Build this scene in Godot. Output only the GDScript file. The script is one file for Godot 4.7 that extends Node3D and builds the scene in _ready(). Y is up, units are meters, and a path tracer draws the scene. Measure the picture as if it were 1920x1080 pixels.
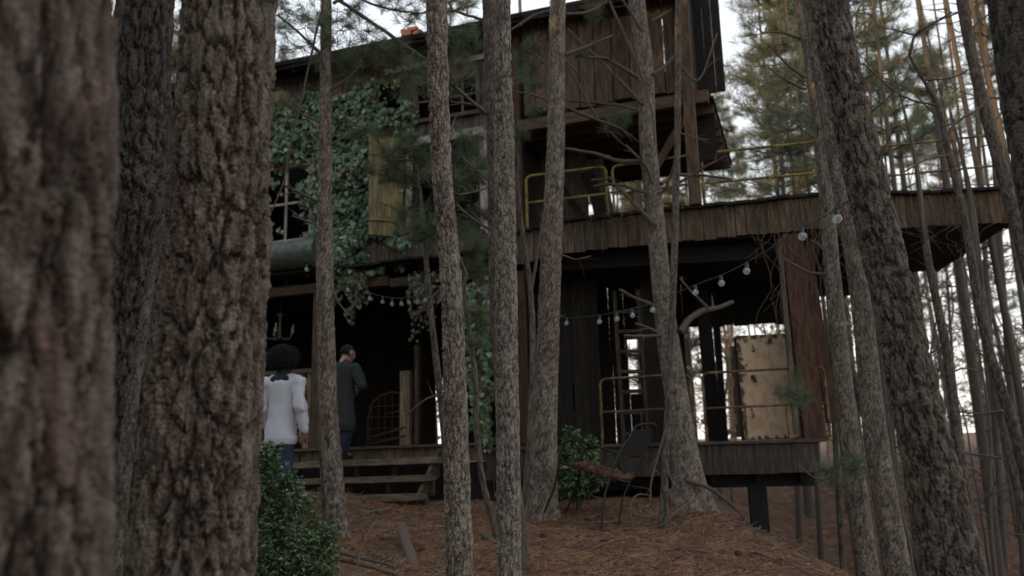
extends Node3D

# An old plank house with a raised timber deck in a pine wood, late in the day.
# Eye level is y = 0; the ground lies below it. Metres throughout.

var rng := RandomNumberGenerator.new()
var eye := Basis()
var M := {}
var wood_mats := {}
var unit_box: BoxMesh
var taken := {}
var tuft_near: ArrayMesh
var tuft_far: ArrayMesh
var crowns := []


# ---------------------------------------------------------------- mesh collecting
class MB:
	var v := PackedVector3Array()
	var n := PackedVector3Array()
	var c := PackedColorArray()
	var i := PackedInt32Array()

	func tri(a: Vector3, b: Vector3, d: Vector3, col: Color) -> void:   # counter-clockwise seen from outside
		var m := (b - a).cross(d - a).normalized()
		var k := v.size()
		for p: Vector3 in [a, b, d]:
			v.push_back(p)
			n.push_back(m)
			c.push_back(col)
		i.append_array(PackedInt32Array([k, k + 2, k + 1]))

	func quad(a: Vector3, b: Vector3, d: Vector3, e: Vector3, col: Color) -> void:
		var m := (d - a).cross(e - b).normalized()
		var k := v.size()
		for p: Vector3 in [a, b, d, e]:
			v.push_back(p)
			n.push_back(m)
			c.push_back(col)
		i.append_array(PackedInt32Array([k, k + 2, k + 1, k, k + 3, k + 2]))

	func box(o: Vector3, s: Vector3, col: Color, b := Basis()) -> void:
		var h := s * 0.5
		var q := []
		for z: float in [-1.0, 1.0]:
			for y: float in [-1.0, 1.0]:
				for x: float in [-1.0, 1.0]:
					q.push_back(o + b * Vector3(x * h.x, y * h.y, z * h.z))
		for f in [[4, 5, 7, 6], [1, 0, 2, 3], [5, 1, 3, 7], [0, 4, 6, 2], [6, 7, 3, 2], [0, 1, 5, 4]]:
			quad(q[f[0]], q[f[1]], q[f[2]], q[f[3]], col)

	func tube(p: Array, r: Array, sides: int, col: Color, col2 := Color(-1, 0, 0)) -> void:
		var up := Vector3.UP
		var cnt := p.size()
		var first := v.size()
		var side := Vector3.ZERO
		for k in cnt:
			var d: Vector3 = (p[min(k + 1, cnt - 1)] - p[max(k - 1, 0)]).normalized()
			if side == Vector3.ZERO:
				side = d.cross(up if absf(d.y) < 0.9 else Vector3.RIGHT).normalized()
			side = (side - d * side.dot(d)).normalized()
			var other := d.cross(side)
			var cc := col if col2.r < 0 else col.lerp(col2, float(k) / (cnt - 1))
			for s in sides:
				var a := TAU * s / sides
				var out := side * cos(a) + other * sin(a)
				v.push_back(p[k] + out * r[k])
				n.push_back(out)
				c.push_back(cc)
		for k in cnt - 1:
			for s in sides:
				var a := first + k * sides + s
				var b := first + k * sides + (s + 1) % sides
				i.append_array(PackedInt32Array([a, a + sides, b, b, a + sides, b + sides]))
		for e in [0, cnt - 1]:
			var k0 := v.size()
			var d: Vector3 = (p[1] - p[0]).normalized() * -1.0 if e == 0 else (p[cnt - 1] - p[cnt - 2]).normalized()
			for s in sides:
				v.push_back(v[first + e * sides + s])
				n.push_back(d)
				c.push_back(c[first + e * sides + s])
			for s in range(1, sides - 1):
				i.append_array(PackedInt32Array([k0, k0 + s, k0 + s + 1] if e == 0 else [k0, k0 + s + 1, k0 + s]))

	func ball(o: Vector3, r: Vector3, seg: int, rings: int, col: Color) -> void:
		var first := v.size()
		for a in rings + 1:
			var t := PI * a / rings
			for s in seg:
				var q := TAU * s / seg
				var d := Vector3(sin(t) * cos(q), cos(t), sin(t) * sin(q))
				v.push_back(o + d * r)
				n.push_back((d / r).normalized())
				c.push_back(col)
		for a in rings:
			for s in seg:
				var k := first + a * seg + s
				var l := first + a * seg + (s + 1) % seg
				i.append_array(PackedInt32Array([k, k + seg, l, l, k + seg, l + seg]))

	func done() -> ArrayMesh:
		var m := ArrayMesh.new()
		if v.is_empty():
			return m
		var a := []
		a.resize(Mesh.ARRAY_MAX)
		a[Mesh.ARRAY_VERTEX] = v
		a[Mesh.ARRAY_NORMAL] = n
		a[Mesh.ARRAY_COLOR] = c
		a[Mesh.ARRAY_INDEX] = i
		m.add_surface_from_arrays(Mesh.PRIMITIVE_TRIANGLES, a)
		return m


# ---------------------------------------------------------------- naming and placing
func numbered(called: String) -> String:
	if not taken.has(called):
		taken[called] = 0
		return called
	taken[called] += 1
	return "%s_%03d" % [called, taken[called]]


func tag(o: Node3D, label := "", category := "", group := "", kind := "") -> Node3D:
	if label: o.set_meta("label", label)
	if category: o.set_meta("category", category)
	if group: o.set_meta("group", group)
	if kind: o.set_meta("kind", kind)
	return o


func thing(called: String, label: String, category: String, where := Vector3.ZERO, turn := 0.0, group := "") -> Node3D:
	var o := Node3D.new()
	o.name = numbered(called)
	add_child(o, true)
	o.position = where
	o.rotation.y = turn
	tag(o, label, category, group)
	return o


func part(called: String, mesh: Mesh, mat: Material, parent: Node3D, stuff := false) -> MeshInstance3D:
	var o := MeshInstance3D.new()
	o.name = numbered(called) if parent == self else called
	o.mesh = mesh
	o.material_override = mat
	parent.add_child(o, true)
	if stuff: o.set_meta("kind", "stuff")
	return o


func copies_of(mesh: Mesh, places: Array, tints: Array) -> MultiMesh:
	var mm := MultiMesh.new()
	mm.transform_format = MultiMesh.TRANSFORM_3D
	mm.use_colors = true
	mm.mesh = mesh
	mm.instance_count = places.size()
	for k in places.size():
		mm.set_instance_transform(k, places[k])
		mm.set_instance_color(k, tints[(k * 7 + k / 5) % tints.size()])
	return mm


func scatter(called: String, mesh: Mesh, mat: Material, places: Array, tints: Array, parent: Node3D) -> MultiMeshInstance3D:
	return place_copies(called, copies_of(mesh, places, tints), mat, parent)


func place_copies(called: String, mm: MultiMesh, mat: Material, parent: Node3D) -> MultiMeshInstance3D:
	var o := MultiMeshInstance3D.new()
	o.name = called if parent != self else numbered(called)
	o.multimesh = mm
	o.material_override = mat
	parent.add_child(o, true)
	o.set_meta("kind", "stuff")
	return o


func at(x: float, y: float, z: float) -> Vector3:      # setting-out: the point at depth z seen at (x, y) of a 1920 x 1080 plan of the view
	var r := eye * Vector3((x - 960.0) / 1600.0, (540.0 - y) / 1600.0, -1.0)
	return r * (z / r.z)


func R(a: float, b: float) -> float:
	return rng.randf_range(a, b)


func lin(a: float, b: float, c: float) -> Color:
	return Color(a, b, c)


# ---------------------------------------------------------------- materials
func noise_image(n: FastNoiseLite, size: int, lo: Color, hi: Color, gain := 1.0) -> ImageTexture:
	var src := n.get_seamless_image(size, size)
	src.convert(Image.FORMAT_L8)
	var d := src.get_data()
	var out := PackedByteArray()
	out.resize(size * size * 3)
	for k in size * size:
		var t := clampf((d[k] / 255.0 - 0.5) * gain + 0.5, 0.0, 1.0)
		var c := lo.lerp(hi, t)
		out[k * 3] = int(c.r * 255)
		out[k * 3 + 1] = int(c.g * 255)
		out[k * 3 + 2] = int(c.b * 255)
	var im := Image.create_from_data(size, size, false, Image.FORMAT_RGB8, out)
	im.generate_mipmaps()
	return ImageTexture.create_from_image(im)


func make_noise(seed_: int, freq: float, oct := 4, kind := FastNoiseLite.TYPE_SIMPLEX_SMOOTH) -> FastNoiseLite:
	var n := FastNoiseLite.new()
	n.seed = seed_
	n.noise_type = kind
	n.frequency = freq
	n.fractal_type = FastNoiseLite.FRACTAL_FBM
	n.fractal_octaves = oct
	return n


func plain(c: Color, rough := 0.9, metal := 0.0) -> StandardMaterial3D:     # linear colour
	var m := StandardMaterial3D.new()
	m.albedo_color = c.linear_to_srgb()
	m.roughness = rough
	m.metallic = metal
	return m


func vcol(rough := 0.9, back := 0.0) -> StandardMaterial3D:
	var m := StandardMaterial3D.new()
	m.vertex_color_use_as_albedo = true
	m.roughness = rough
	if back > 0:
		m.backlight_enabled = true
		m.backlight = Color(back, back, back)
	return m


func wood(c: Color, along: Vector3, tex: Texture2D, bump: Texture2D, shift: float) -> StandardMaterial3D:
	var m := plain(c, 0.88)
	m.albedo_texture = tex
	m.uv1_triplanar = true
	m.uv1_world_triplanar = true
	m.uv1_scale = along
	m.uv1_offset = Vector3(shift, shift * 0.37, shift * 0.71)
	m.heightmap_enabled = true
	m.heightmap_texture = bump
	m.heightmap_scale = 0.35
	return m


func make_materials() -> void:
	unit_box = BoxMesh.new()
	var grain := noise_image(make_noise(3, 0.02, 5), 512, Color(0.60, 0.58, 0.57), Color(1, 0.98, 0.95), 1.7)
	var gbump := noise_image(make_noise(4, 0.035, 5), 512, Color.BLACK, Color.WHITE, 1.6)
	var up := Vector3(1.7, 0.22, 1.7)
	var across := Vector3(0.24, 2.2, 2.2)
	var inward := Vector3(3.2, 3.2, 0.3)
	# base colours of weathered boards, linear; the near-black sets hold painted interior shade
	var sets := {
		"brown": [lin(0.150, 0.098, 0.062), lin(0.125, 0.084, 0.055), lin(0.170, 0.112, 0.070), lin(0.105, 0.072, 0.048)],
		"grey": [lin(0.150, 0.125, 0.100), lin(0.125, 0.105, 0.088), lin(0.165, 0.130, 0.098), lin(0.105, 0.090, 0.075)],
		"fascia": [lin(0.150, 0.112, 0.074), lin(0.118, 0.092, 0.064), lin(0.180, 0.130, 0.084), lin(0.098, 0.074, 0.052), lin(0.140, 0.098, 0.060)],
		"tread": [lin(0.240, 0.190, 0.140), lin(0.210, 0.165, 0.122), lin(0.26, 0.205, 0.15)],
		"dark": [lin(0.022, 0.016, 0.011), lin(0.017, 0.013, 0.009), lin(0.028, 0.020, 0.013), lin(0.012, 0.0095, 0.0075)],  # interior shade put into the wood colour; roof and deck boards share it
		"soot": [lin(0.007, 0.006, 0.005), lin(0.005, 0.0045, 0.004)],  # near black so undersides and inner posts carry their shade in the colour
		"rust": [lin(0.120, 0.052, 0.026), lin(0.100, 0.046, 0.025)],
		"white": [lin(0.66, 0.64, 0.60), lin(0.58, 0.55, 0.50)],
		"dim": [lin(0.078, 0.062, 0.048), lin(0.066, 0.053, 0.042), lin(0.090, 0.070, 0.054)],
		"pale": [lin(0.30, 0.235, 0.155), lin(0.26, 0.20, 0.13)],
		"shutter": [lin(0.33, 0.29, 0.14), lin(0.29, 0.255, 0.13)],
	}
	for k in sets:
		for way in [["up", up], ["across", across], ["inward", inward]]:
			var a := []
			for j in sets[k].size():
				a.push_back(wood(sets[k][j], way[1], grain, gbump, j * 0.37))
			wood_mats[k + "_" + way[0]] = a
	var bb := noise_image(make_noise(8, 0.03, 5), 512, Color.BLACK, Color.WHITE, 1.7)
	for k in [["bark", 0.93, 0.9], ["twig", 0.9, 0.4], ["soil", 0.95, 1.2], ["cloth", 0.95, 0.08], ["rusty", 0.7, 0.3]]:
		var m := vcol(k[1])
		m.heightmap_enabled = true
		m.heightmap_texture = bb
		m.heightmap_scale = k[2]
		m.uv1_triplanar = true
		m.uv1_world_triplanar = true
		m.uv1_scale = Vector3(5, 2.5, 5) if k[0] == "bark" else Vector3(4, 4, 4)
		M[k[0]] = m
	M.needle = vcol(0.6, 0.7)
	M.leaf = vcol(0.55, 0.25)
	M.dryleaf = vcol(0.8, 0.8)
	M.straw = vcol(0.85, 0.1)
	M.skin = vcol(0.6)
	M.hair = vcol(0.9)
	M.paint = vcol(0.55)
	M.metal_black = plain(lin(0.02, 0.022, 0.022), 0.32, 0.6)
	M.mesh_black = plain(lin(0.012, 0.013, 0.013), 0.6)
	M.cable = plain(lin(0.012, 0.05, 0.036), 0.5)
	var pipe := plain(lin(0.115, 0.155, 0.125), 0.55)
	pipe.albedo_texture = grain
	pipe.uv1_triplanar = true
	pipe.uv1_world_triplanar = true
	pipe.uv1_scale = Vector3(0.6, 2, 2)
	M.pipe = pipe
	var g := StandardMaterial3D.new()
	g.albedo_color = Color(1, 1, 1, 0.22)
	g.transparency = BaseMaterial3D.TRANSPARENCY_ALPHA
	g.roughness = 0.03
	M.glass = g
	M.filament = plain(lin(0.5, 0.5, 0.48), 0.4)
	M.pane = plain(lin(0.03, 0.035, 0.04), 0.08)
	M.brick = plain(lin(0.17, 0.075, 0.045), 0.9)


# ---------------------------------------------------------------- boards
func board(parent: Node3D, called: String, kind: String, size: Vector3, o: Vector3, turn := Vector3.ZERO) -> MeshInstance3D:
	var a: Array = wood_mats[kind]
	var b := part(called, unit_box, a[rng.randi() % a.size()], parent)
	b.position = o
	b.rotation = turn
	b.scale = size
	return b


func stick(parent: Node3D, called: String, kind: String, a: Vector3, b: Vector3, w: float, t: float) -> MeshInstance3D:   # a beam from a to b
	var d := b - a
	var y := d.normalized()
	var z := Vector3.BACK
	if absf(y.dot(z)) > 0.95: z = Vector3.RIGHT
	var x := y.cross(z).normalized()
	z = x.cross(y)
	var s := board(parent, called, kind, Vector3.ONE, Vector3.ZERO)
	s.transform = Transform3D(Basis(x * w, y * d.length(), z * t), (a + b) * 0.5)
	return s


func empty(called: String, parent: Node3D, where := Vector3.ZERO, turn := 0.0) -> Node3D:
	var o := Node3D.new()
	o.name = called
	parent.add_child(o, true)
	o.position = where
	o.rotation.y = turn
	return o


# vertical boards from u0 to u1 on the plane z, bottom(u) to top(u), leaving the holes [u0, u1, h0, h1] open
func board_wall(parent: Node3D, called: String, kind: String, u0: float, u1: float, h0: float, h1: float, z: float, width: float, holes: Array, rough := 0.02, thick := 0.03, gap := 0.012) -> void:
	var u := u0
	while u < u1 - 0.01:
		var w := minf(width * R(0.8, 1.2), u1 - u)
		for ho in holes:      # stop at the sides of a hole
			for e: float in [ho[0], ho[1]]:
				if e > u + 0.03 and e < u + w: w = e - u
		var spans := [[h0 + R(-rough, rough), h1 + R(-rough, rough)]]
		for ho in holes:
			if ho[0] < u + w * 0.5 and ho[1] > u + w * 0.5:
				var nxt := []
				for s in spans:
					if ho[2] > s[0] + 0.03: nxt.push_back([s[0], minf(ho[2], s[1])])
					if ho[3] < s[1] - 0.03: nxt.push_back([maxf(ho[3], s[0]), s[1]])
				spans = nxt
		for s in spans:
			if s[1] - s[0] > 0.04:
				board(parent, called, kind, Vector3(w - (R(0.0, 0.002) if kind.begins_with("dark") or kind.begins_with("soot") else R(0.5, 1.2) * gap), s[1] - s[0], thick), Vector3(u + w * 0.5, (s[0] + s[1]) * 0.5, z + R(-0.006, 0.006)), Vector3(0, 0, R(-0.006, 0.006)))
		u += w


# ---------------------------------------------------------------- the lie of the land
func ground(x: float, z: float) -> float:
	var d := -z
	var g := -0.45
	if d < 11.0: g += 0.107 * (d - 11.0)
	if d > 16.0: g += 0.035 * (d - 16.0)
	var left := smoothstep(1.3, 2.6, -x) * 0.16 * smoothstep(7.0, 9.0, d) * (1.0 - smoothstep(12.0, 15.0, d))
	var t := x - 2.35
	var drop := 0.5 * (t + sqrt(t * t + 0.12)) * 0.56
	drop = minf(drop, 2.0) * (1.0 - smoothstep(13.0, 26.0, d))
	return g + left - drop + 0.03 * sin(x * 2.1 + z) * sin(z * 1.7 - x * 0.6) + 0.02 * sin(x * 5.3 + 1.0) * sin(z * 4.7)


func make_ground() -> void:
	var xs := [-160.0, -100.0, -60.0, -35.0, -20.0, -12.0]
	var x := -8.0
	while x <= 11.0:
		xs.push_back(x)
		x += 0.11
	xs.append_array([12.0, 14.0, 17.0, 21.0, 27.0, 36.0, 50.0, 75.0, 110.0, 160.0])
	var zs := [60.0, 30.0, 15.0, 8.0, 4.0, 2.0, 0.0, -1.5, -3.0]
	var z := -4.0
	while z >= -16.0:
		zs.push_back(z)
		z -= 0.11
	zs.append_array([-17.0, -18.0, -19.5, -21.0, -23.0, -25.0, -28.0, -32.0, -38.0, -46.0, -60.0, -80.0, -110.0, -170.0])
	var mb := MB.new()
	var nz := make_noise(21, 0.9, 4)
	var nc := make_noise(22, 2.2, 3)
	for zz: float in zs:
		for xx: float in xs:
			var e := 0.05
			mb.v.push_back(Vector3(xx, ground(xx, zz) + nz.get_noise_2d(xx * 2.0, zz * 2.0) * 0.05, zz))
			mb.n.push_back(Vector3(ground(xx - e, zz) - ground(xx + e, zz), 2 * e, ground(xx, zz - e) - ground(xx, zz + e)).normalized())
			var t := clampf(nc.get_noise_2d(xx, zz) * 0.8 + 0.5, 0, 1)
			mb.c.push_back(lin(0.150, 0.078, 0.046).lerp(lin(0.085, 0.055, 0.040), t))
	var w := xs.size()
	for a in zs.size() - 1:
		for b in w - 1:
			var k := a * w + b
			mb.i.append_array(PackedInt32Array([k, k + w, k + 1, k + 1, k + w, k + w + 1]))
	tag(part("ground", mb.done(), M.soil, self), "slope covered with brown pine straw", "ground", "", "structure")


# ---------------------------------------------------------------- trees
func along(p: Array, t: float) -> Vector3:
	var k := clampi(int(floor(t)), 0, p.size() - 2)
	var f := t - k
	var a: Vector3 = p[k]
	var b: Vector3 = p[k + 1]
	var pre: Vector3 = p[k - 1] if k > 0 else a * 2.0 - b
	var post: Vector3 = p[k + 2] if k + 2 < p.size() else b * 2.0 - a
	return a.cubic_interpolate(b, pre, post, f)


# a trunk with plated bark: fine rings between y0 and y1, coarse above and below
func bark_trunk(p: Array, rad: Array, sides: int, step: float, y0: float, y1: float, depth: float, pw: float, ph: float, seed_: int, tone := 1.0, red := 0.5, flare := 0.0, warm := 0.25) -> ArrayMesh:
	var cell := FastNoiseLite.new()
	cell.seed = seed_
	cell.noise_type = FastNoiseLite.TYPE_CELLULAR
	cell.frequency = 1.0
	cell.cellular_return_type = FastNoiseLite.RETURN_DISTANCE2_SUB
	cell.cellular_distance_function = FastNoiseLite.DISTANCE_EUCLIDEAN
	cell.cellular_jitter = 1.0
	cell.domain_warp_enabled = true
	cell.domain_warp_amplitude = 0.40
	cell.domain_warp_frequency = 0.8
	var val: FastNoiseLite = cell.duplicate()
	val.cellular_return_type = FastNoiseLite.RETURN_CELL_VALUE
	var scale_ := make_noise(seed_ + 5, 1.0, 2)
	scale_.domain_warp_enabled = true
	scale_.domain_warp_amplitude = 0.5
	scale_.domain_warp_frequency = 1.5
	var fine := make_noise(seed_ + 9, 1.0, 3)
	var ts := [0.0]
	var t := 0.0
	while t < p.size() - 1:
		var k := mini(int(t), p.size() - 2)
		var len: float = (p[k + 1] - p[k]).length()
		var y := along(p, t).y
		var s := step if (y > y0 and y < y1) else step * 8.0
		t += s / maxf(len, 0.01)
		ts.push_back(minf(t, p.size() - 1.0))
	var mb := MB.new()
	var rows := ts.size()
	var base_y: float = p[0].y
	for r in rows:
		var o := along(p, ts[r])
		var k := clampi(int(ts[r]), 0, p.size() - 2)
		var rr := lerpf(rad[k], rad[k + 1], ts[r] - k)
		var fl := flare * exp(-(o.y - base_y) / 0.22)
		for s in sides:
			var a := TAU * s / sides
			var d := Vector3(cos(a), 0, sin(a))
			var r0 := rr * (1.0 + fl * (1.0 + 0.5 * sin(a * 3.0 + seed_) + 0.3 * sin(a * 5.0)))
			var q := Vector3(d.x * rr / pw, o.y / ph, d.z * rr / pw)
			var lump := fine.get_noise_3d(q.x * 0.35, q.y * 0.35, q.z * 0.35)
			var e := cell.get_noise_3dv(q) + 1.0
			var plate := smoothstep(0.0, 0.24, e)
			var v := val.get_noise_3dv(q) * 0.5 + 0.5
			# thin layers of bark that flake off in steps
			var lay := (scale_.get_noise_3d(q.x * 0.9, q.y * 0.9, q.z * 0.9) * 0.5 + 0.5) * 6.0
			var kk := floorf(lay)
			var rim := smoothstep(0.0, 0.22, lay - kk)
			var terrace := (kk + rim) / 6.0
			var f := fine.get_noise_3d(q.x * 3.2, q.y * 1.6, q.z * 3.2)
			var h := plate * (0.35 + 0.35 * v + 0.75 * terrace) + 0.10 * f + 0.22 * lump - 0.75
			mb.v.push_back(o + d * (r0 + depth * h))
			var worn := clampf(0.30 + 0.85 * fposmod(kk * 0.37 + v * 1.3, 1.0) + 0.55 * f + 0.5 * lump - 0.30, 0, 1)
			var col := lin(0.062, 0.048, 0.037).lerp(lin(0.272, 0.243, 0.210), worn)
			col = col.lerp(lin(0.125, 0.062, 0.036), red * clampf((1.0 - rim) * 0.9 + 0.9 * (0.42 - v), 0, 1))
			var moss := smoothstep(0.12, 0.45, fine.get_noise_3d(q.x * 0.22 + 31.0, q.y * 0.16, q.z * 0.22) + 0.25 * f)
			col = col.lerp(lin(0.150, 0.160, 0.105), 0.45 * moss * plate)
			col = col.lerp(lin(0.026, 0.018, 0.013), 1.0 - smoothstep(0.02, 0.19, e))
			mb.c.push_back(Color(col.r * tone * (1.0 + 0.16 * warm), col.g * tone * (1.0 - 0.10 * warm), col.b * tone * (1.0 - 0.28 * warm)))
	for r in rows:
		for s in sides:
			var du := mb.v[r * sides + (s + 1) % sides] - mb.v[r * sides + (s + sides - 1) % sides]
			var dv := mb.v[mini(r + 1, rows - 1) * sides + s] - mb.v[maxi(r - 1, 0) * sides + s]
			mb.n.push_back(dv.cross(du).normalized())
	for r in rows - 1:
		for s in sides:
			var a := r * sides + s
			var b := r * sides + (s + 1) % sides
			mb.i.append_array(PackedInt32Array([a, b, a + sides, b, b + sides, a + sides]))
	return mb.done()


func twig(mb: MB, p: Array, r0: float, r1: float, col: Color, sides := 6, wobble := 0.0) -> void:
	var pts := []
	var rs := []
	var steps := (p.size() - 1) * 4
	for k in steps + 1:
		var t := float(k) / steps
		var q := along(p, t * (p.size() - 1))
		if k > 0 and k < steps: q += Vector3(R(-1, 1), R(-1, 1), R(-1, 1)) * wobble
		pts.push_back(q)
		rs.push_back(lerpf(r0, r1, t) * R(0.9, 1.12))
	mb.tube(pts, rs, sides, col)


func make_tuft(count: int, len: float, w: float, seed_: int) -> ArrayMesh:
	var r := RandomNumberGenerator.new()
	r.seed = seed_
	var mb := MB.new()
	for k in count:
		var a := r.randf() * TAU
		var spread := r.randf_range(0.25, 1.35)
		var d := Vector3(sin(spread) * cos(a), cos(spread), sin(spread) * sin(a))
		var side := d.cross(Vector3(r.randf() - 0.5, r.randf() - 0.5, r.randf() - 0.5)).normalized() * w
		var from := Vector3(0, r.randf_range(-0.08, 0.03), 0)
		var l := len * r.randf_range(0.75, 1.1)
		var g := r.randf_range(0.75, 1.2)
		var mid := from + d * l * 0.55
		var tip := from + d * l + Vector3(0, -0.12 * l, 0)
		var c := Color(g, g, g)
		mb.tri(from - side, from + side, mid + side * 0.8, c)
		mb.tri(from - side, mid + side * 0.8, mid - side * 0.8, c)
		mb.tri(mid - side * 0.8, mid + side * 0.8, tip, c)
	return mb.done()


func aim(d: Vector3, s: float, o: Vector3) -> Transform3D:      # y axis towards d
	var y := d.normalized()
	var x := y.cross(Vector3(0.31, 0.2, 0.93)).normalized()
	var b := Basis(x, y, x.cross(y)).rotated(y, R(0, TAU))
	return Transform3D(b.scaled(Vector3(s, s, s)), o)


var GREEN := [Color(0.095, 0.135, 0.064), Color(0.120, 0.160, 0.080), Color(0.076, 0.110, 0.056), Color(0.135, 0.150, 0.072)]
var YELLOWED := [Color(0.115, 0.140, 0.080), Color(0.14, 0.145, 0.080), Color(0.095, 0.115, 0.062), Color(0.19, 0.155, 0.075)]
var HAZY := [Color(0.14, 0.17, 0.105), Color(0.16, 0.185, 0.12), Color(0.12, 0.15, 0.095), Color(0.145, 0.17, 0.115)]  # paler green, with background haze put into the needle colour
var DEADWOOD := Color(0.100, 0.074, 0.056)


# limbs in whorls with tufts of needles, from height h0 to h1
func crown_shape(h0: float, h1: float, reach: float, whorls: int, per: int, size: float, mb: MB) -> Array:
	var out := []
	for w in whorls:
		var t := (w + R(0, 0.7)) / whorls
		var y := lerpf(h0, h1, t)
		var l := reach * (1.0 - 0.75 * t) * R(0.6, 1.1) * (0.55 + 0.9 * minf(t * 3.0, 0.5))
		var a0 := R(0, TAU)
		for k in per:
			var a := a0 + TAU * k / per + R(-0.5, 0.5)
			var ll := l * R(0.45, 1.15)
			var d := Vector3(cos(a), R(0.0, 0.45), sin(a))
			var o := Vector3(0, y, 0)
			var mid := o + d * ll * 0.5
			var tip := o + d * ll + Vector3(0, 0.12 * ll, 0)
			mb.tube([o, mid, tip], [0.028, 0.018, 0.006], 4, DEADWOOD)
			var cnt := int(6 + ll * 7)
			for q in cnt:
				var s := R(0.3, 1.0)
				var b := o.lerp(mid, s * 2.0) if s < 0.5 else mid.lerp(tip, s * 2.0 - 1.0)
				var off := Vector3(R(-1, 1), R(-0.35, 0.6), R(-1, 1)) * 0.36 * ll * s
				out.push_back(aim((d + off * 1.5 + Vector3(0, 0.5, 0)), size * R(0.7, 1.2), b + off))
	for k in 8: out.push_back(aim(Vector3(R(-0.6, 0.6), 1, R(-0.6, 0.6)), size, Vector3(0, h1 + R(-0.3, 0.2), 0)))
	return out


func make_pine_kinds() -> void:
	# [trunk and limbs, crown copies] for the trees further off; a unit tree stands at its own foot
	var specs := [[14.5, 0.10, 7.6, 2.3, 11, 5, 0], [16.5, 0.12, 9.0, 2.6, 10, 5, 0], [13.0, 0.085, 7.0, 1.9, 9, 5, 1], [9.0, 0.075, 2.4, 1.9, 11, 5, 1], [12.5, 0.14, 2.8, 2.6, 14, 6, 0], [15.5, 0.07, 10.5, 1.6, 7, 4, 0], [16.0, 0.085, 12.0, 1.3, 4, 4, 0], [15.0, 0.05, 12.0, 1.2, 4, 4, 0], [15.0, 0.10, 6.5, 2.6, 9, 4, 0]]
	for s in specs:
		var mb := MB.new()
		var limbs := MB.new()
		var p := []
		var r := []
		for k in 9:
			var t := k / 8.0
			p.push_back(Vector3(sin(t * 3.0 + s[1] * 60) * 0.16 * t, s[0] * t - 0.3, cos(t * 2.3 + s[1] * 30) * 0.12 * t))
			r.push_back(s[1] * (1.15 - 0.95 * t))
		mb.tube(p, r, 9, lin(0.110, 0.090, 0.072), lin(0.125, 0.098, 0.074))
		for k in 16:   # dead snags below the crown
			var y: float = R(1.2, s[2])
			var a := R(0, TAU)
			var d := Vector3(cos(a), R(-0.25, 0.35), sin(a))
			var o := Vector3(p[4].x * y / s[0] * 2.0, y, p[4].z * y / s[0] * 2.0)
			var l := R(0.25, 1.0)
			mb.tube([o, o + d * l * 0.5 + Vector3(0, R(-0.08, 0.08), 0), o + d * l], [0.013, 0.009, 0.004], 4, DEADWOOD)
		var places := crown_shape(s[2], s[0] - 0.3, s[3], s[4], s[5], 1.9, limbs)
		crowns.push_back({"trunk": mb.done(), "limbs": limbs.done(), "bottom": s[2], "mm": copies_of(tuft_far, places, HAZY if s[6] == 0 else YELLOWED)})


func far_pine(kind: int, x: float, z: float, size: float, turn: float, called: String, label: String, group: String, lean := Vector2.ZERO) -> void:
	var t := thing(called, label, "tree", Vector3(x, ground(x, z), z), turn, group)
	t.scale = Vector3(size, size, size)
	t.rotation.x = lean.x
	t.rotation.z = lean.y
	var c: Dictionary = crowns[kind]
	part("trunk", c.trunk, M.bark, t)
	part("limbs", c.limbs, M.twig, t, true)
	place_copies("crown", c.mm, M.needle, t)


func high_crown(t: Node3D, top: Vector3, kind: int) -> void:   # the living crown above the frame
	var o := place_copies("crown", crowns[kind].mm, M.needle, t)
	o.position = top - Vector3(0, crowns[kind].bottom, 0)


# a trunk set out along points of the view plan at one depth; carried down into the ground and up out of the frame
func pine(called: String, label: String, z: float, xy: Array, widths: Array, sides: int, step: float, bark: Array, seed_: int, foot := 0.0, extra := 5.0, crown_kind := -1) -> Node3D:
	var pts := []
	var rad := []
	for k in range(xy.size() - 1, -1, -1):
		var q := at(xy[k][0], xy[k][1], z)
		pts.push_back(q)
		rad.push_back(widths[k] * 0.5 / 1600.0 * (-(eye.transposed() * q).z))
	var lo: Vector3 = pts[0]
	var dir: Vector3 = (pts[1] - pts[0]).normalized()
	var g := ground(lo.x, z) - 0.12
	if lo.y > g + 0.1:
		pts.push_front(lo - dir * ((lo.y - g) / maxf(dir.y, 0.3)))
		rad.push_front(rad[0] * 1.05)
	var hi: Vector3 = pts[-1]
	var up: Vector3 = (pts[-1] - pts[-2]).normalized()
	var y0 := lo.y - 0.3
	var y1 := hi.y + 0.15
	pts.push_back(hi + up * extra * 0.5 + Vector3(0.05, 0, 0.04))
	rad.push_back(rad[-1] * (0.82 if extra > 3.0 else 0.6))
	pts.push_back(hi + up * extra)
	rad.push_back(rad[-1] * (0.7 if extra > 3.0 else 0.12))
	var base: Vector3 = pts[0]
	var t := thing(called, label, "tree", base)
	for k in pts.size(): pts[k] -= base
	var mesh := bark_trunk(pts, rad, sides, step, y0 - base.y, y1 - base.y, bark[0], bark[1], bark[2], seed_, bark[3], bark[4], foot, bark[5] if bark.size() > 5 else 0.3)
	part("trunk", mesh, M.bark, t)
	if crown_kind >= 0:
		high_crown(t, pts[-1] - up * 1.2, crown_kind)
	return t


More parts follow.
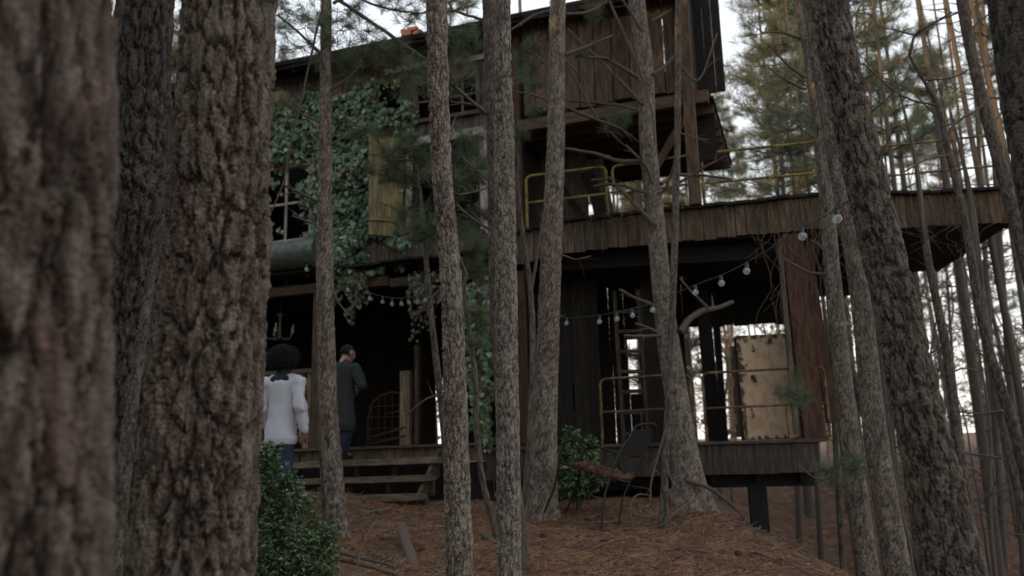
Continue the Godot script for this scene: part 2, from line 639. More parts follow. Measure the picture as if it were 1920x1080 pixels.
# dead branches, each one a part: [start width, end width, z, x, y, x, y, ...]
func branches(t: Node3D, lists: Array, dz := 0.35, col := DEADWOOD) -> void:
	for l in lists:
		var mb := MB.new()
		var p := []
		var cnt = (l.size() - 3) / 2
		var drift := R(-dz, dz)
		for k in cnt:
			p.push_back(at(l[3 + k * 2], l[4 + k * 2], l[2] + drift * k / maxf(cnt - 1, 1)) - t.position)
		var s := -float(l[2]) / 1600.0 * 0.5
		twig(mb, p, l[0] * s, l[1] * s, col, 6, 0.004)
		# a few side twigs
		for q in 3:
			var f = R(0.3, 0.9) * (cnt - 1)
			var o := along(p, f)
			var d := (along(p, minf(f + 0.2, cnt - 1)) - o).normalized()
			var e := (d + Vector3(R(-1, 1), R(-0.8, 0.8), R(-1, 1))).normalized() * R(0.08, 0.3)
			twig(mb, [o, o + e * 0.5 + Vector3(0, R(-0.02, 0.03), 0), o + e], maxf(l[1] * s, 0.003) * 0.7, 0.0015, col, 4, 0.003)
		part("branch", mb.done(), M.twig, t)


func needle_sprays(t: Node3D, spots: Array, z: float, spread: float, per: int, size: float) -> void:
	var places := []
	var mb := MB.new()
	for s in spots:
		var o := at(s[0], s[1], z + R(-0.4, 0.4)) - t.position
		for k in per:
			var d := Vector3(R(-1, 1), R(-0.35, 0.9), R(-0.8, 0.8)).normalized()
			var q := o + Vector3(R(-1, 1), R(-0.6, 0.6), R(-1, 1)) * spread
			places.push_back(aim(d, size * R(0.75, 1.15), q))
			twig(mb, [o + Vector3(R(-0.05, 0.05), 0.02, 0), (o + q) * 0.5 + Vector3(0, -0.02, 0), q], 0.005, 0.003, DEADWOOD, 4, 0.004)
	part("twig", mb.done(), M.twig, t, true)
	scatter("needles", tuft_near, M.needle, places, GREEN, t)


# ---------------------------------------------------------------- the house (its own axes: x along the front, y up, -z into the house; y = 0 is eye level)
func window_frame(wall: Node3D, u0: float, u1: float, h0: float, h1: float, z: float, w: float, cols: int, rows: int, kind := "white") -> void:
	var f := empty("window", wall)
	board(f, "frame", kind + "_up", Vector3(w, h1 - h0 + w, 0.05), Vector3(u0, (h0 + h1) * 0.5, z))
	board(f, "frame", kind + "_up", Vector3(w, h1 - h0 + w, 0.05), Vector3(u1, (h0 + h1) * 0.5, z))
	board(f, "frame", kind + "_across", Vector3(u1 - u0 - w, w, 0.046), Vector3((u0 + u1) * 0.5, h1, z))
	board(f, "sill", kind + "_across", Vector3(u1 - u0 - w, w, 0.07), Vector3((u0 + u1) * 0.5, h0, z + 0.01))
	for k in range(1, cols):
		board(f, "glazing_bar", kind + "_up", Vector3(0.035, h1 - h0 - w, 0.03), Vector3(lerpf(u0, u1, float(k) / cols), (h0 + h1) * 0.5, z))
	for k in range(1, rows):
		board(f, "glazing_bar", kind + "_across", Vector3(u1 - u0 - w, 0.035, 0.026), Vector3((u0 + u1) * 0.5, lerpf(h0, h1, float(k) / rows), z))


func make_house() -> void:
	var h := thing("plank_house", "abandoned two storey plank house with ivy clad front and open porch", "house", Vector3(-1.006, 0, -12.19), deg_to_rad(-19.0))
	# --- upper front wall, behind the ivy
	var wall := empty("upper_wall", h)
	var holes := [[-3.3, -2.30, 3.62, 4.95], [-0.58, 0.6, 3.42, 4.95], [-0.48, 0.56, 5.32, 5.95], [-1.15, -0.78, 5.62, 6.05]]
	board_wall(wall, "plank", "grey_up", -5.6, 1.15, 3.14, 6.5, -0.15, 0.17, holes, 0.012)
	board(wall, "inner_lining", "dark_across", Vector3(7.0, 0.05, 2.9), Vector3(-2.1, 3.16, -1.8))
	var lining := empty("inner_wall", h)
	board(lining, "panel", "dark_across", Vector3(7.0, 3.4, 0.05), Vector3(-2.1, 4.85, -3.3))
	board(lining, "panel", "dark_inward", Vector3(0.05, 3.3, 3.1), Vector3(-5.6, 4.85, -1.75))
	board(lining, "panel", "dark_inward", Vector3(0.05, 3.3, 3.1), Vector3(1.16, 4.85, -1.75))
	window_frame(wall, -3.3, -2.30, 3.62, 4.95, -0.11, 0.11, 2, 2)
	board(wall, "trim_board", "white_up", Vector3(0.16, 1.05, 0.03), Vector3(-2.13, 4.55, -0.1))
	board(wall, "trim_board", "white_across", Vector3(0.4, 0.13, 0.03), Vector3(-2.62, 5.02, -0.085))
	var op := empty("window", wall)
	board(op, "frame", "white_up", Vector3(0.11, 1.62, 0.05), Vector3(0.625, 4.2, -0.1))
	board(op, "frame", "white_up", Vector3(0.09, 1.5, 0.05), Vector3(-0.6, 4.15, -0.1))
	board(op, "frame", "white_across", Vector3(1.24, 0.13, 0.046), Vector3(0.02, 5.0, -0.1), Vector3(0, 0, 0.012))
	board(op, "sill", "grey_across", Vector3(1.3, 0.05, 0.12), Vector3(0.0, 3.42, -0.08))
	window_frame(wall, -0.48, 0.56, 5.32, 5.95, -0.11, 0.06, 4, 2, "grey")
	board(wall, "trim_board", "white_across", Vector3(0.95, 0.09, 0.03), Vector3(-0.55, 6.27, -0.1), Vector3(0, 0, 0.02))
	board(wall, "trim_board", "white_across", Vector3(0.5, 0.09, 0.03), Vector3(0.42, 6.21, -0.1), Vector3(0, 0, 0.01))
	for k in [[-2.45, 5.75], [-2.1, 5.88], [-2.75, 5.62]]:
		board(wall, "trim_board", "white_across", Vector3(0.14, 0.1, 0.03), Vector3(k[0], k[1], -0.1), Vector3(0, 0, R(-0.3, 0.3)))
	# open shutter, hinged on the left side of the big window and swung towards the viewer
	var sh := empty("shutter", h, Vector3(-0.66, 0, -0.1), deg_to_rad(38.0))
	for k in 4:
		board(sh, "shutter_board", "shutter_up", Vector3(0.128, 1.56, 0.024), Vector3(-0.5 + k * 0.131, 4.27, 0), Vector3(0, 0, R(-0.004, 0.004)))
	board(sh, "batten", "shutter_across", Vector3(0.5, 0.09, 0.02), Vector3(-0.3, 4.8, 0.024))
	board(sh, "batten", "shutter_across", Vector3(0.5, 0.09, 0.02), Vector3(-0.3, 3.75, 0.024))
	# --- band of short grey boards under the big window
	var band := empty("lower_band", h)
	board_wall(band, "plank", "grey_up", -1.3, 1.2, 3.06, 3.4, -0.06, 0.185, [], 0.02)
	# --- porch roof edge and beam
	var pr := empty("porch_roof", h)
	for k in 24:
		board(pr, "roof_plank", "dark_inward", Vector3(0.28, 0.035, 2.7), Vector3(-5.4 + k * 0.285, 3.08 + R(-0.012, 0.012), -1.22 + R(-0.03, 0.03)))
	board(pr, "beam", "brown_across", Vector3(4.3, 0.15, 0.12), Vector3(-3.1, 2.84, -0.14))
	board(pr, "beam", "brown_across", Vector3(2.0, 0.13, 0.12), Vector3(0.09, 2.8, -0.14))
	for k in 9:
		board(pr, "rafter", "dark_inward", Vector3(0.06, 0.14, 2.4), Vector3(-5.1 + k * 0.78, 2.98, -1.3))
	# --- porch floor, skirt, posts, back wall
	var fl := empty("porch_floor", h)
	for k in 16:
		board(fl, "floor_plank", "grey_across", Vector3(6.3, 0.035, 0.165), Vector3(-2.45, 0.36 + R(-0.003, 0.003), -0.02 - k * 0.17))
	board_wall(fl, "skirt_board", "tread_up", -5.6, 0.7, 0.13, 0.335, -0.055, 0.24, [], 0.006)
	board_wall(fl, "skirt_board", "dark_up", -5.6, 0.7, -0.62, 0.12, -0.08, 0.2, [], 0.0)  # lower row near black, the shade beneath the steps put into its colour
	board(h, "post", "brown_up", Vector3(0.16, 2.5, 0.14), Vector3(-2.16, 1.58, -0.16))
	board(h, "post", "brown_up", Vector3(0.15, 2.5, 0.14), Vector3(-5.0, 1.58, -0.16))
	board(h, "post", "brown_up", Vector3(0.14, 2.5, 0.14), Vector3(0.55, 1.58, -0.16))
	board(h, "post", "pale_up", Vector3(0.15, 1.12, 0.12), Vector3(-0.84, 0.94, -0.5))
	board(h, "post", "brown_up", Vector3(0.06, 1.5, 0.1), Vector3(-0.66, 1.13, -0.52))
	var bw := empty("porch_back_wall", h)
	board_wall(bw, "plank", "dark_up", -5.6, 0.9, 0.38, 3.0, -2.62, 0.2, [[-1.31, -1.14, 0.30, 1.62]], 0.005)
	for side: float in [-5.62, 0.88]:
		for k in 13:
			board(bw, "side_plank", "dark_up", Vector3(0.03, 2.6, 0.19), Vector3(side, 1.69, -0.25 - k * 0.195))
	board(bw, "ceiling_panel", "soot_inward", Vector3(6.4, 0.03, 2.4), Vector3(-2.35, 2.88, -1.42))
	# --- upper room on the right, boarded and reaching out over the deck
	var room := empty("upper_room_wall", h)
	board_wall(room, "plank", "brown_up", 1.32, 3.78, 5.08, 6.62, 0.0, 0.23, [], 0.03, 0.03, 0.022)
	board(room, "beam", "brown_across", Vector3(2.75, 0.17, 0.12), Vector3(2.6, 4.92, 0.0), Vector3(0, 0, 0.004))
	for k in 9:
		board(room, "joist", "brown_across", Vector3(2.75, 0.12, 0.05), Vector3(2.64, 4.86, -0.3 - k * 0.3))
	for k in 11:
		board(room, "floor_plank", "dark_inward", Vector3(0.25, 0.03, 2.9), Vector3(1.35 + k * 0.256, 4.945, -1.5))
	board_wall(room, "back_plank", "dark_up", 1.3, 3.76, 4.95, 6.7, -2.7, 0.24, [])
	for k in 9:
		board(room, "side_plank", "dark_up", Vector3(0.03, 1.7, 0.28), Vector3(3.78, 5.8, -0.2 - k * 0.29))
	for k in 3:
		board(room, "end_plank", "dark_up", Vector3(0.125, 1.55 + R(-0.02, 0.02), 0.03), Vector3(3.86 + k * 0.128, 5.98, -0.5))
	for k in 4:
		board(room, "end_plank", "dark_across", Vector3(0.34, 0.19, 0.03), Vector3(3.83, 4.26 + k * 0.2, -0.42 - k * 0.012))
	board(h, "post", "brown_up", Vector3(0.15, 3.1, 0.14), Vector3(3.72, 4.93, 0.1), Vector3(0, 0, -0.006))
	stick(h, "brace", "brown_up", Vector3(3.1, 3.95, -0.15), Vector3(3.65, 4.8, -0.15), 0.09, 0.07)
	board(h, "post", "rust_up", Vector3(0.1, 3.6, 0.1), Vector3(1.205, 4.55, -0.02))
	board(h, "post", "rust_up", Vector3(0.13, 2.75, 0.1), Vector3(1.18, 1.72, -0.02))
	# recessed wall on the deck, its last boards aslant
	var rec := empty("recessed_wall", h)
	board_wall(rec, "plank", "grey_up", 1.25, 2.0, 3.46, 4.9, -1.0, 0.16, [], 0.01)
	for k in 2:
		board(rec, "plank", "grey_up", Vector3(0.15, 1.3, 0.03), Vector3(2.1 + k * 0.16, 4.0, -1.02), Vector3(0, 0, 0.16))
	stick(rec, "brace", "dark_up", Vector3(1.62, 4.25, -0.92), Vector3(2.1, 3.46, -0.88), 0.05, 0.05)
	stick(rec, "leaning_board", "dark_up", Vector3(2.02, 4.4, -0.85), Vector3(2.3, 3.5, -0.8), 0.2, 0.03)
	# --- main roof: eave to the front, rising to a ridge
	var rf := empty("roof", h)
	var slope := 0.42
	for k in 32:
		board(rf, "roof_board", "dark_inward", Vector3(0.29, 0.05, 3.55), Vector3(-5.6 + k * 0.3, 7.22 + R(-0.008, 0.008), -1.28 + R(-0.04, 0.04)), Vector3(slope, 0, 0))
	for k in 27:
		board(rf, "roof_board", "dark_inward", Vector3(0.29, 0.05, 3.3), Vector3(-5.6 + k * 0.3, 7.27, -4.4), Vector3(-slope, 0, 0))
	board(rf, "eave_board", "dark_across", Vector3(9.7, 0.15, 0.03), Vector3(-0.95, 6.5, 0.3))
	for k in 14:
		board(rf, "rafter", "dark_inward", Vector3(0.06, 0.11, 3.4), Vector3(-5.3 + k * 0.7, 7.12, -1.28), Vector3(slope, 0, 0))
	var ch := empty("chimney", h, Vector3(-1.45, 0, -2.0))
	for c in 6:
		for k in 4:
			var q := k * PI * 0.5
			var b := part("brick", unit_box, M.brick, ch)
			b.scale = Vector3(0.20, 0.068, 0.10)
			b.rotation.y = q
			b.position = Vector3(sin(q), 0, cos(q)) * 0.13 + Vector3(cos(q), 0, -sin(q)) * (0.06 if c % 2 else -0.06) + Vector3(0, 7.60 + c * 0.077, 0)
	# --- the fat grey green pipe along the eave of the porch
	var mb := MB.new()
	mb.tube([Vector3(-5.6, 3.36, -0.1), Vector3(-3.3, 3.36, 0.12), Vector3(-2.02, 3.34, 0.12)], [0.235, 0.235, 0.235], 28, Color.WHITE)
	tag(part("drain_pipe", mb.done(), M.pipe, self), "fat grey green pipe lying along the porch eave under the ivy", "pipe").transform = h.transform
	make_steps(h.transform)


func make_steps(x: Transform3D) -> void:
	var s := thing("porch_steps", "worn wooden porch steps with open risers on the pine straw", "steps")
	s.transform = x
	for k in 3:
		var y := 0.14 - 0.235 * k
		var z := 0.2 + 0.3 * k
		board(s, "tread", "tread_across", Vector3(3.1, 0.085, 0.15), Vector3(-1.5, y, z + 0.075), Vector3(0, 0, 0.008))
		board(s, "tread", "tread_across", Vector3(3.1, 0.05, 0.14), Vector3(-1.5, y - 0.004, z - 0.075), Vector3(0, 0, 0.008))
	for u: float in [-2.9, -1.3, -0.7, -0.05]:
		if u < -2.0 or u > -0.1: stick(s, "stringer", "brown_across", Vector3(u, 0.25, 0.02), Vector3(u, -0.62, 1.0), 0.05, 0.16)
		for k in 3:
			board(s, "support", "brown_up", Vector3(0.07, 0.2, 0.05), Vector3(u + 0.06 * k, 0.02 - 0.235 * k, 0.14 + 0.3 * k))


func rail(called: String, label: String, base: Transform3D, u0: float, u1: float, h0: float, top: float, mid: float, z: float, r: float, rusty: float, slope := 0.0, balusters := 0, open_end := false) -> void:
	var t := thing(called, label, "railing", Vector3.ZERO, 0.0, "bent pipe railings along the two decks")
	t.transform = base
	var n := make_noise(int(u0 * 31 + h0 * 77) + 400, 3.0, 3)
	var put := func(p: Array, name_: String, rad: float) -> void:
		var pts := []
		var rs := []
		for k in p.size() - 1:
			var l: float = (p[k + 1] - p[k]).length()
			var c := maxi(1, int(l / 0.05))
			for q in c:
				pts.push_back((p[k] as Vector3).lerp(p[k + 1], float(q) / c))
				rs.push_back(rad * 0.86)
		pts.push_back(p[-1])
		rs.push_back(rad * 0.86)
		var mb := MB.new()
		mb.tube(pts, rs, 8, Color.WHITE)
		for k in mb.v.size():
			var w := n.get_noise_3dv(mb.v[k] * 2.0) + 0.5 * n.get_noise_3dv(mb.v[k] * 9.0)
			mb.c[k] = lin(0.25, 0.185, 0.04).lerp(lin(0.085, 0.042, 0.022), smoothstep(-0.32, 0.10, w + rusty))
		part(name_, mb.done(), M.rusty, t)
	var dy := slope * (u1 - u0)
	var bow := 0.07
	var outline := [Vector3(u0, h0, z), Vector3(u0, top - bow, z), Vector3(u0 + bow * 0.3, top - bow * 0.3, z), Vector3(u0 + bow, top, z), Vector3(u1 - bow, top + dy, z)]
	if not open_end:
		outline.append_array([Vector3(u1 - bow * 0.3, top + dy - bow * 0.3, z), Vector3(u1, top + dy - bow, z), Vector3(u1, h0 + dy, z)])
	put.call(outline, "top_rail", r)
	put.call([Vector3(u0 + r, mid, z), Vector3(u1 - r, mid + dy, z)], "mid_rail", r * 0.92)
	for k in balusters:
		var u := lerpf(u0, u1, (k + 1.0) / (balusters + 1))
		put.call([Vector3(u, h0, z), Vector3(u, mid + dy * 0.5 - r, z)], "baluster", r * 0.55)


func make_deck() -> void:
	var base := Transform3D(Basis(Vector3.UP, deg_to_rad(-8.0)), Vector3(0.772, 0, -11.555))
	var d := thing("raised_deck", "raised timber deck with boarded edge over a dark open lower room", "deck")
	d.transform = base
	var tops := [[-0.75, 3.24], [0.0, 3.37], [1.04, 3.42], [2.49, 3.466], [3.48, 3.52], [4.57, 3.445], [5.9, 3.43]]
	var top_at := func(u: float) -> float:
		for k in tops.size() - 1:
			if u <= tops[k + 1][0]:
				return lerpf(tops[k][1], tops[k + 1][1], (u - tops[k][0]) / (tops[k + 1][0] - tops[k][0]))
		return tops[-1][1]
	var edge := empty("deck_edge", d)
	var u := -0.72
	while u < 5.84:
		var w := minf(R(0.12, 0.17), 5.86 - u)
		var t: float = top_at.call(u + w * 0.5)
		var lo := t - 0.435 + R(-0.012, 0.012)
		board(edge, "edge_board", "fascia_up", Vector3(w - R(0.003, 0.010), t - lo, 0.03), Vector3(u + w * 0.5, (t + lo) * 0.5, R(-0.003, 0.003)))
		u += w
	for k in 19:      # the far short side
		board(edge, "edge_board", "fascia_up", Vector3(0.03, 0.42, 0.15), Vector3(5.86, 3.22, -0.1 - k * 0.157))
	var fl := empty("deck_floor", d)
	u = -0.75
	while u < 5.9:
		var t: float = top_at.call(u + 0.07)
		board(fl, "deck_plank", "dark_inward", Vector3(0.132, 0.04, 3.2), Vector3(u + 0.07, t + 0.022 + R(-0.008, 0.01), -1.5 + R(-0.03, 0.03)))
		u += 0.14
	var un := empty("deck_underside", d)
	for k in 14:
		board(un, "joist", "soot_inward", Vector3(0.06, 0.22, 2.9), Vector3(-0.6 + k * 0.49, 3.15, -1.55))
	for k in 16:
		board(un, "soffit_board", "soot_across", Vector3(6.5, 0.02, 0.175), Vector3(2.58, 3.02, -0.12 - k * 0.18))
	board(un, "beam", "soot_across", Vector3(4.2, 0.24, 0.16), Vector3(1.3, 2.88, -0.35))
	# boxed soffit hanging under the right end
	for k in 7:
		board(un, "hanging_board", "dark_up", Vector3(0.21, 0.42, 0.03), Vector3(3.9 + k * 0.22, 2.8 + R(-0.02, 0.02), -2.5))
	# --- lower room: floor, edge, posts, walls
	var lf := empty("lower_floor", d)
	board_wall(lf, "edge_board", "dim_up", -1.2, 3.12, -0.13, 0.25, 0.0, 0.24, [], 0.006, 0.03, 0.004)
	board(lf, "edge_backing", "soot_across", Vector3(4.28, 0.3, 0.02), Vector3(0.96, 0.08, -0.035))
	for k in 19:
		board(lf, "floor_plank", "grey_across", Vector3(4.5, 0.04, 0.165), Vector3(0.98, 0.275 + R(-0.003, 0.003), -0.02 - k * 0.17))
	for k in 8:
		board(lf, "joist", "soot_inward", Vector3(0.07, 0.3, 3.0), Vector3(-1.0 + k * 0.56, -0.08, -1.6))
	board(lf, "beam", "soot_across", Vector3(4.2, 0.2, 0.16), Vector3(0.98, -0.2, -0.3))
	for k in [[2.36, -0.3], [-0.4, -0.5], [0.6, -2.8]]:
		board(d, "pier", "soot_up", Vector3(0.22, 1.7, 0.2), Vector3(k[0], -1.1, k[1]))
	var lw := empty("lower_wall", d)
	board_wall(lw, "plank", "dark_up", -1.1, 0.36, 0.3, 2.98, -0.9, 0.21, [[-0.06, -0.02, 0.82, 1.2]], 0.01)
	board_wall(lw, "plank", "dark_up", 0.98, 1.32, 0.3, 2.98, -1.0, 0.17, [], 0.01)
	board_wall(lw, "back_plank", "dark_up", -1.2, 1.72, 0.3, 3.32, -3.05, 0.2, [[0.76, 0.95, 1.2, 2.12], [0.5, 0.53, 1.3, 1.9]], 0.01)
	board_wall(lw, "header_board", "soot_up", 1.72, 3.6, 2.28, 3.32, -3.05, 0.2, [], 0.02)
	board_wall(lw, "skirt_board", "dark_up", -1.3, 1.3, -1.1, 0.24, -3.02, 0.2, [], 0.02)  # dark boards added to close off the bright strip beneath the floor
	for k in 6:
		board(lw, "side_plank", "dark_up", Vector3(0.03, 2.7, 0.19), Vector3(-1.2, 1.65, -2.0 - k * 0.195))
	board(d, "post", "soot_up", Vector3(0.19, 2.7, 0.17), Vector3(1.95, 1.64, -1.5), Vector3(0, 0, 0.02))
	board(d, "post", "dark_up", Vector3(0.1, 2.7, 0.1), Vector3(2.2, 1.64, -2.4))
	board(d, "post", "rust_up", Vector3(0.27, 2.72, 0.24), Vector3(3.08, 1.66, -0.12), Vector3(0, 0, 0.02))
	board(d, "post", "rust_up", Vector3(0.14, 2.5, 0.12), Vector3(3.33, 1.75, -0.3), Vector3(0, 0, 0.05))
	board(d, "post", "grey_up", Vector3(0.06, 2.6, 0.08), Vector3(2.88, 1.66, -0.03))
	# --- window with broken bars inside the lower room
	var win := empty("window", d)
	for k in 4:
		board(win, "glazing_bar", "pale_across", Vector3(0.3, 0.04, 0.03), Vector3(0.87, 1.25 + k * 0.3, -2.98))
	# --- railings
	var up := "yellow painted pipe railing on the upper deck, "
	rail("railing", up + "short section nearest the plank house wall", base, -0.55, 0.6, 3.36, 4.14, 3.735, -0.1, 0.024, -0.42, 0.05)
	rail("railing", up + "section left of the tall brown roof post", base, 0.69, 1.86, 3.46, 4.2, 3.78, -0.1, 0.022, -0.3, 0.066)
	rail("railing", up + "long section right of the roof post", base, 1.94, 4.2, 3.52, 4.29, 3.845, -0.1, 0.023, -0.22, 0.03, 0, true)
	rail("railing", up + "far end section behind the leaning pine", base, 4.25, 5.75, 3.46, 4.2, 3.77, -0.1, 0.019, 0.05, 0.03)
	var low := "rusty pipe railing of the lower room, "
	rail("railing", low + "section in front of the ladder", base, 0.38, 1.44, 0.3, 1.165, 0.72, -0.05, 0.021, 0.08, 0.02, 1)
	rail("railing", low + "short section beside the branched pine", base, 1.3, 1.58, 0.3, 1.18, 0.71, -0.12, 0.02, 0.0)
	rail("railing", low + "section before the cream metal panel", base, 1.74, 3.3, 0.3, 1.195, 0.725, -0.05, 0.019, 0.12, 0.012, 2)
	make_ladder(base)
	make_panel(base)
	# weathered mattress of boards lying on the deck
	var b := thing("rolled_mat", "long pale rolled mat lying on the upper deck behind the railing", "mat")
	b.transform = base
	var mb := MB.new()
	mb.tube([Vector3(4.35, 3.63, -0.75), Vector3(4.9, 3.6, -0.7), Vector3(5.5, 3.6, -0.72), Vector3(5.65, 3.6, -0.72)], [0.125, 0.13, 0.12, 0.09], 12, lin(0.23, 0.16, 0.135))
	part("roll", mb.done(), M.cloth, b)
	for k in 2:
		var sm := MB.new()
		var x := 4.65 + k * 0.6
		var ring := []
		var rr := []
		for q in 13:
			ring.push_back(Vector3(x, 3.61 + 0.135 * cos(TAU * q / 12), -0.71 + 0.135 * sin(TAU * q / 12)))
			rr.push_back(0.008)
		sm.tube(ring, rr, 5, lin(0.06, 0.05, 0.04))
		part("strap", sm.done(), M.cloth, b)
	# a slanted plank shelter roof lying on the deck
	var s := thing("fallen_boards", "brown boards leaning in a low heap on the upper deck", "boards")
	s.transform = base
	for k in 4:
		board(s, "plank", "brown_across", Vector3(0.85, 0.11, 0.03), Vector3(2.75 + R(-0.04, 0.04), 3.57 + k * 0.075, -1.1 - k * 0.12), Vector3(-0.5, R(-0.03, 0.03), -0.05))


func make_ladder(base: Transform3D) -> void:
	var t := thing("ladder", "brown wooden ladder standing upright inside the dark lower room", "ladder")
	t.transform = base
	stick(t, "rail", "dim_up", Vector3(0.655, 0.3, -0.62), Vector3(0.62, 2.5, -0.72), 0.055, 0.05)
	stick(t, "rail", "dim_up", Vector3(0.99, 0.3, -0.62), Vector3(0.97, 2.5, -0.72), 0.05, 0.05)
	for k in 7:
		board(t, "rung", "dim_across", Vector3(0.36, 0.045, 0.035), Vector3(0.81, 0.45 + k * 0.29, -0.615 - k * 0.013))


func make_panel(base: Transform3D) -> void:
	var t := thing("metal_cabinet", "peeling cream metal cabinet with rusty edges in the lower room", "cabinet")
	t.transform = base
	var n := make_noise(91, 2.4, 4)
	var u0 := 2.27
	var u1 := 3.0
	var h0 := 0.32
	var h1 := 1.74
	var zf := -0.5
	var mb := MB.new()
	var cols := 44
	var rows := 80
	for r in rows + 1:
		for c in cols + 1:
			var fx := float(c) / cols
			var fy := float(r) / rows
			var p := Vector3(lerpf(u0, u1, fx), lerpf(h0, h1, fy), zf)
			var edge := minf(minf(fx, 1.0 - fx) * 0.73, minf(fy, 1.0 - fy) * 1.42)
			var rag := n.get_noise_2d(p.x * 5.0, p.y * 3.6) + 0.4 * n.get_noise_2d(p.x * 15.0, p.y * 13.0)
			var w := 1.15 * exp(-edge / 0.045) * (0.75 + 1.1 * rag) + 0.55 * exp(-(1.0 - fy) * 1.42 / 0.09) * (0.7 + 1.2 * rag) + 0.35 * exp(-fx / 0.10) + 0.30 * rag
			for sp in [[0.24, 0.53, 0.05, 0.035], [0.30, 0.86, 0.05, 0.045], [0.20, 0.24, 0.045, 0.06], [0.62, 0.93, 0.08, 0.03], [0.10, 0.70, 0.06, 0.05]]:
				var q := Vector2((fx - sp[0]) / sp[2], (fy - sp[1]) / sp[3])
				w += 0.8 * exp(-q.length_squared()) * (0.8 + rag)
			var rust := smoothstep(0.50, 0.60, w)
			var stain := smoothstep(0.0, 0.45, n.get_noise_2d(p.x * 3.0 + 40.0, p.y * 1.6) + 0.25 * (1.0 - fy))
			var col := lin(0.58, 0.43, 0.29).lerp(lin(0.46, 0.28, 0.15), stain * 0.7)
			col = col.lerp(lin(0.060, 0.032, 0.020), rust)
			mb.v.push_back(p + Vector3(0, 0, 0.004 * (1.0 - rust) - 0.012 * exp(-edge / 0.01)))
			mb.n.push_back(Vector3.BACK)
			mb.c.push_back(col)
	for r in rows:
		for c in cols:
			var k := r * (cols + 1) + c
			mb.i.append_array(PackedInt32Array([k, k + cols + 1, k + 1, k + 1, k + cols + 1, k + cols + 2]))
	part("door", mb.done(), M.rusty, t)
	var bx := MB.new()
	bx.box(Vector3((u0 + u1) * 0.5, (h0 + h1) * 0.5, zf - 0.165), Vector3(u1 - u0, h1 - h0, 0.3), lin(0.045, 0.028, 0.020))
	part("body", bx.done(), M.rusty, t)
	var sb := MB.new()
	sb.box(Vector3(u0 - 0.05, 0.98, zf - 0.1), Vector3(0.07, 1.25, 0.05), lin(0.05, 0.03, 0.02))
	part("hinge_side", sb.done(), M.rusty, t)
	for y: float in [0.6, 1.1, 1.5]:
		var hb := MB.new()
		hb.box(Vector3(u0 - 0.09, y, zf - 0.05), Vector3(0.035, 0.14, 0.04), lin(0.22, 0.14, 0.06))
		part("hinge", hb.done(), M.rusty, t)
	var kb := MB.new()
	kb.tube([Vector3(u0 + 0.18, 1.16, zf), Vector3(u0 + 0.18, 1.16, zf + 0.05), Vector3(u0 + 0.22, 1.08, zf + 0.055)], [0.03, 0.028, 0.012], 8, lin(0.05, 0.03, 0.02))
	part("handle", kb.done(), M.rusty, t)


# ---------------------------------------------------------------- leaves, bushes, ivy
func leaf_mesh(wide: float, lobed: bool, fold: float) -> ArrayMesh:      # a leaf one unit long, stalk at the origin, along y
	var mb := MB.new()
	var rim := [[0.0, 0.0], [0.32, 0.06], [0.5, 0.28], [0.33, 0.42], [0.36, 0.62], [0.12, 0.72], [0.0, 1.0]] if lobed else [[0.0, 0.0], [0.26, 0.14], [0.45, 0.38], [0.40, 0.66], [0.18, 0.88], [0.0, 1.0]]
	for s: float in [-1.0, 1.0]:
		for k in rim.size() - 1:
			var a := Vector3(rim[k][0] * wide * s, rim[k][1], absf(rim[k][0]) * fold - rim[k][1] * rim[k][1] * 0.2)
			var b := Vector3(rim[k + 1][0] * wide * s, rim[k + 1][1], absf(rim[k + 1][0]) * fold - rim[k + 1][1] * rim[k + 1][1] * 0.2)
			var o := Vector3(0, 0.4, -0.03)
			if s > 0: mb.tri(o, a, b, Color.WHITE)
			else: mb.tri(o, b, a, Color.WHITE)
	return mb.done()


func facing(n: Vector3, up: Vector3, s: float, o: Vector3) -> Transform3D:     # leaf plane facing n, its tip towards up
	var z := n.normalized()
	var x := up.cross(z).normalized()
	return Transform3D(Basis(x, z.cross(x), z).scaled(Vector3(s, s, s)), o)


func rand_dir() -> Vector3:
	var z := R(-1, 1)
	var a := R(0, TAU)
	var q := sqrt(1 - z * z)
	return Vector3(q * cos(a), z, q * sin(a))


func bush(called: String, label: String, o: Vector3, blobs: Array, per: int, size: float, tints: Array, leaf: Mesh, lift := 0.6) -> Node3D:
	var t := thing(called, label, "bush", o)
	var places := []
	var mb := MB.new()
	for b in blobs:      # [x, y, z, radius]
		var c := Vector3(b[0], b[1], b[2])
		var root := Vector3(b[0] * 0.25, -0.05, b[2] * 0.25)
		for k in int(per * b[3] * b[3]):
			var d := rand_dir()
			if d.y < -0.55: d.y = -d.y
			var tip: Vector3 = c + d * b[3] * pow(R(0.1, 1.0), 0.45) * (R(1.05, 1.4) if k % 7 == 0 else 1.0)
			var dir := (d + Vector3(0, lift, 0)).normalized()
			var from = tip - dir * R(0.08, 0.15)
			if k % 5 == 0:
				twig(mb, [root.lerp(c, 0.5), root.lerp(from, 0.75), from, tip], 0.006, 0.0018, lin(0.10, 0.075, 0.05), 4, 0.006)
			else:
				mb.tube([from, tip], [0.0018, 0.001], 3, lin(0.11, 0.10, 0.05))
			for q in 7:
				var p = from.lerp(tip, (q + 0.6) / 7.0)
				var out := (dir * 0.6 + rand_dir()).normalized()
				places.push_back(facing((Vector3(0, 0.8, 0) + rand_dir() * 0.8), out, size * R(0.7, 1.25), p))
	for k in 6:
		var b = blobs[k % blobs.size()]
		twig(mb, [Vector3(R(-0.1, 0.1), -0.1, R(-0.1, 0.1)), Vector3(b[0] * 0.5, b[1] * 0.5, b[2] * 0.5), Vector3(b[0], b[1], b[2])], 0.012, 0.005, lin(0.10, 0.075, 0.05), 5, 0.01)
	part("stem", mb.done(), M.twig, t)
	scatter("leaves", leaf, M.leaf, places, tints, t)
	return t


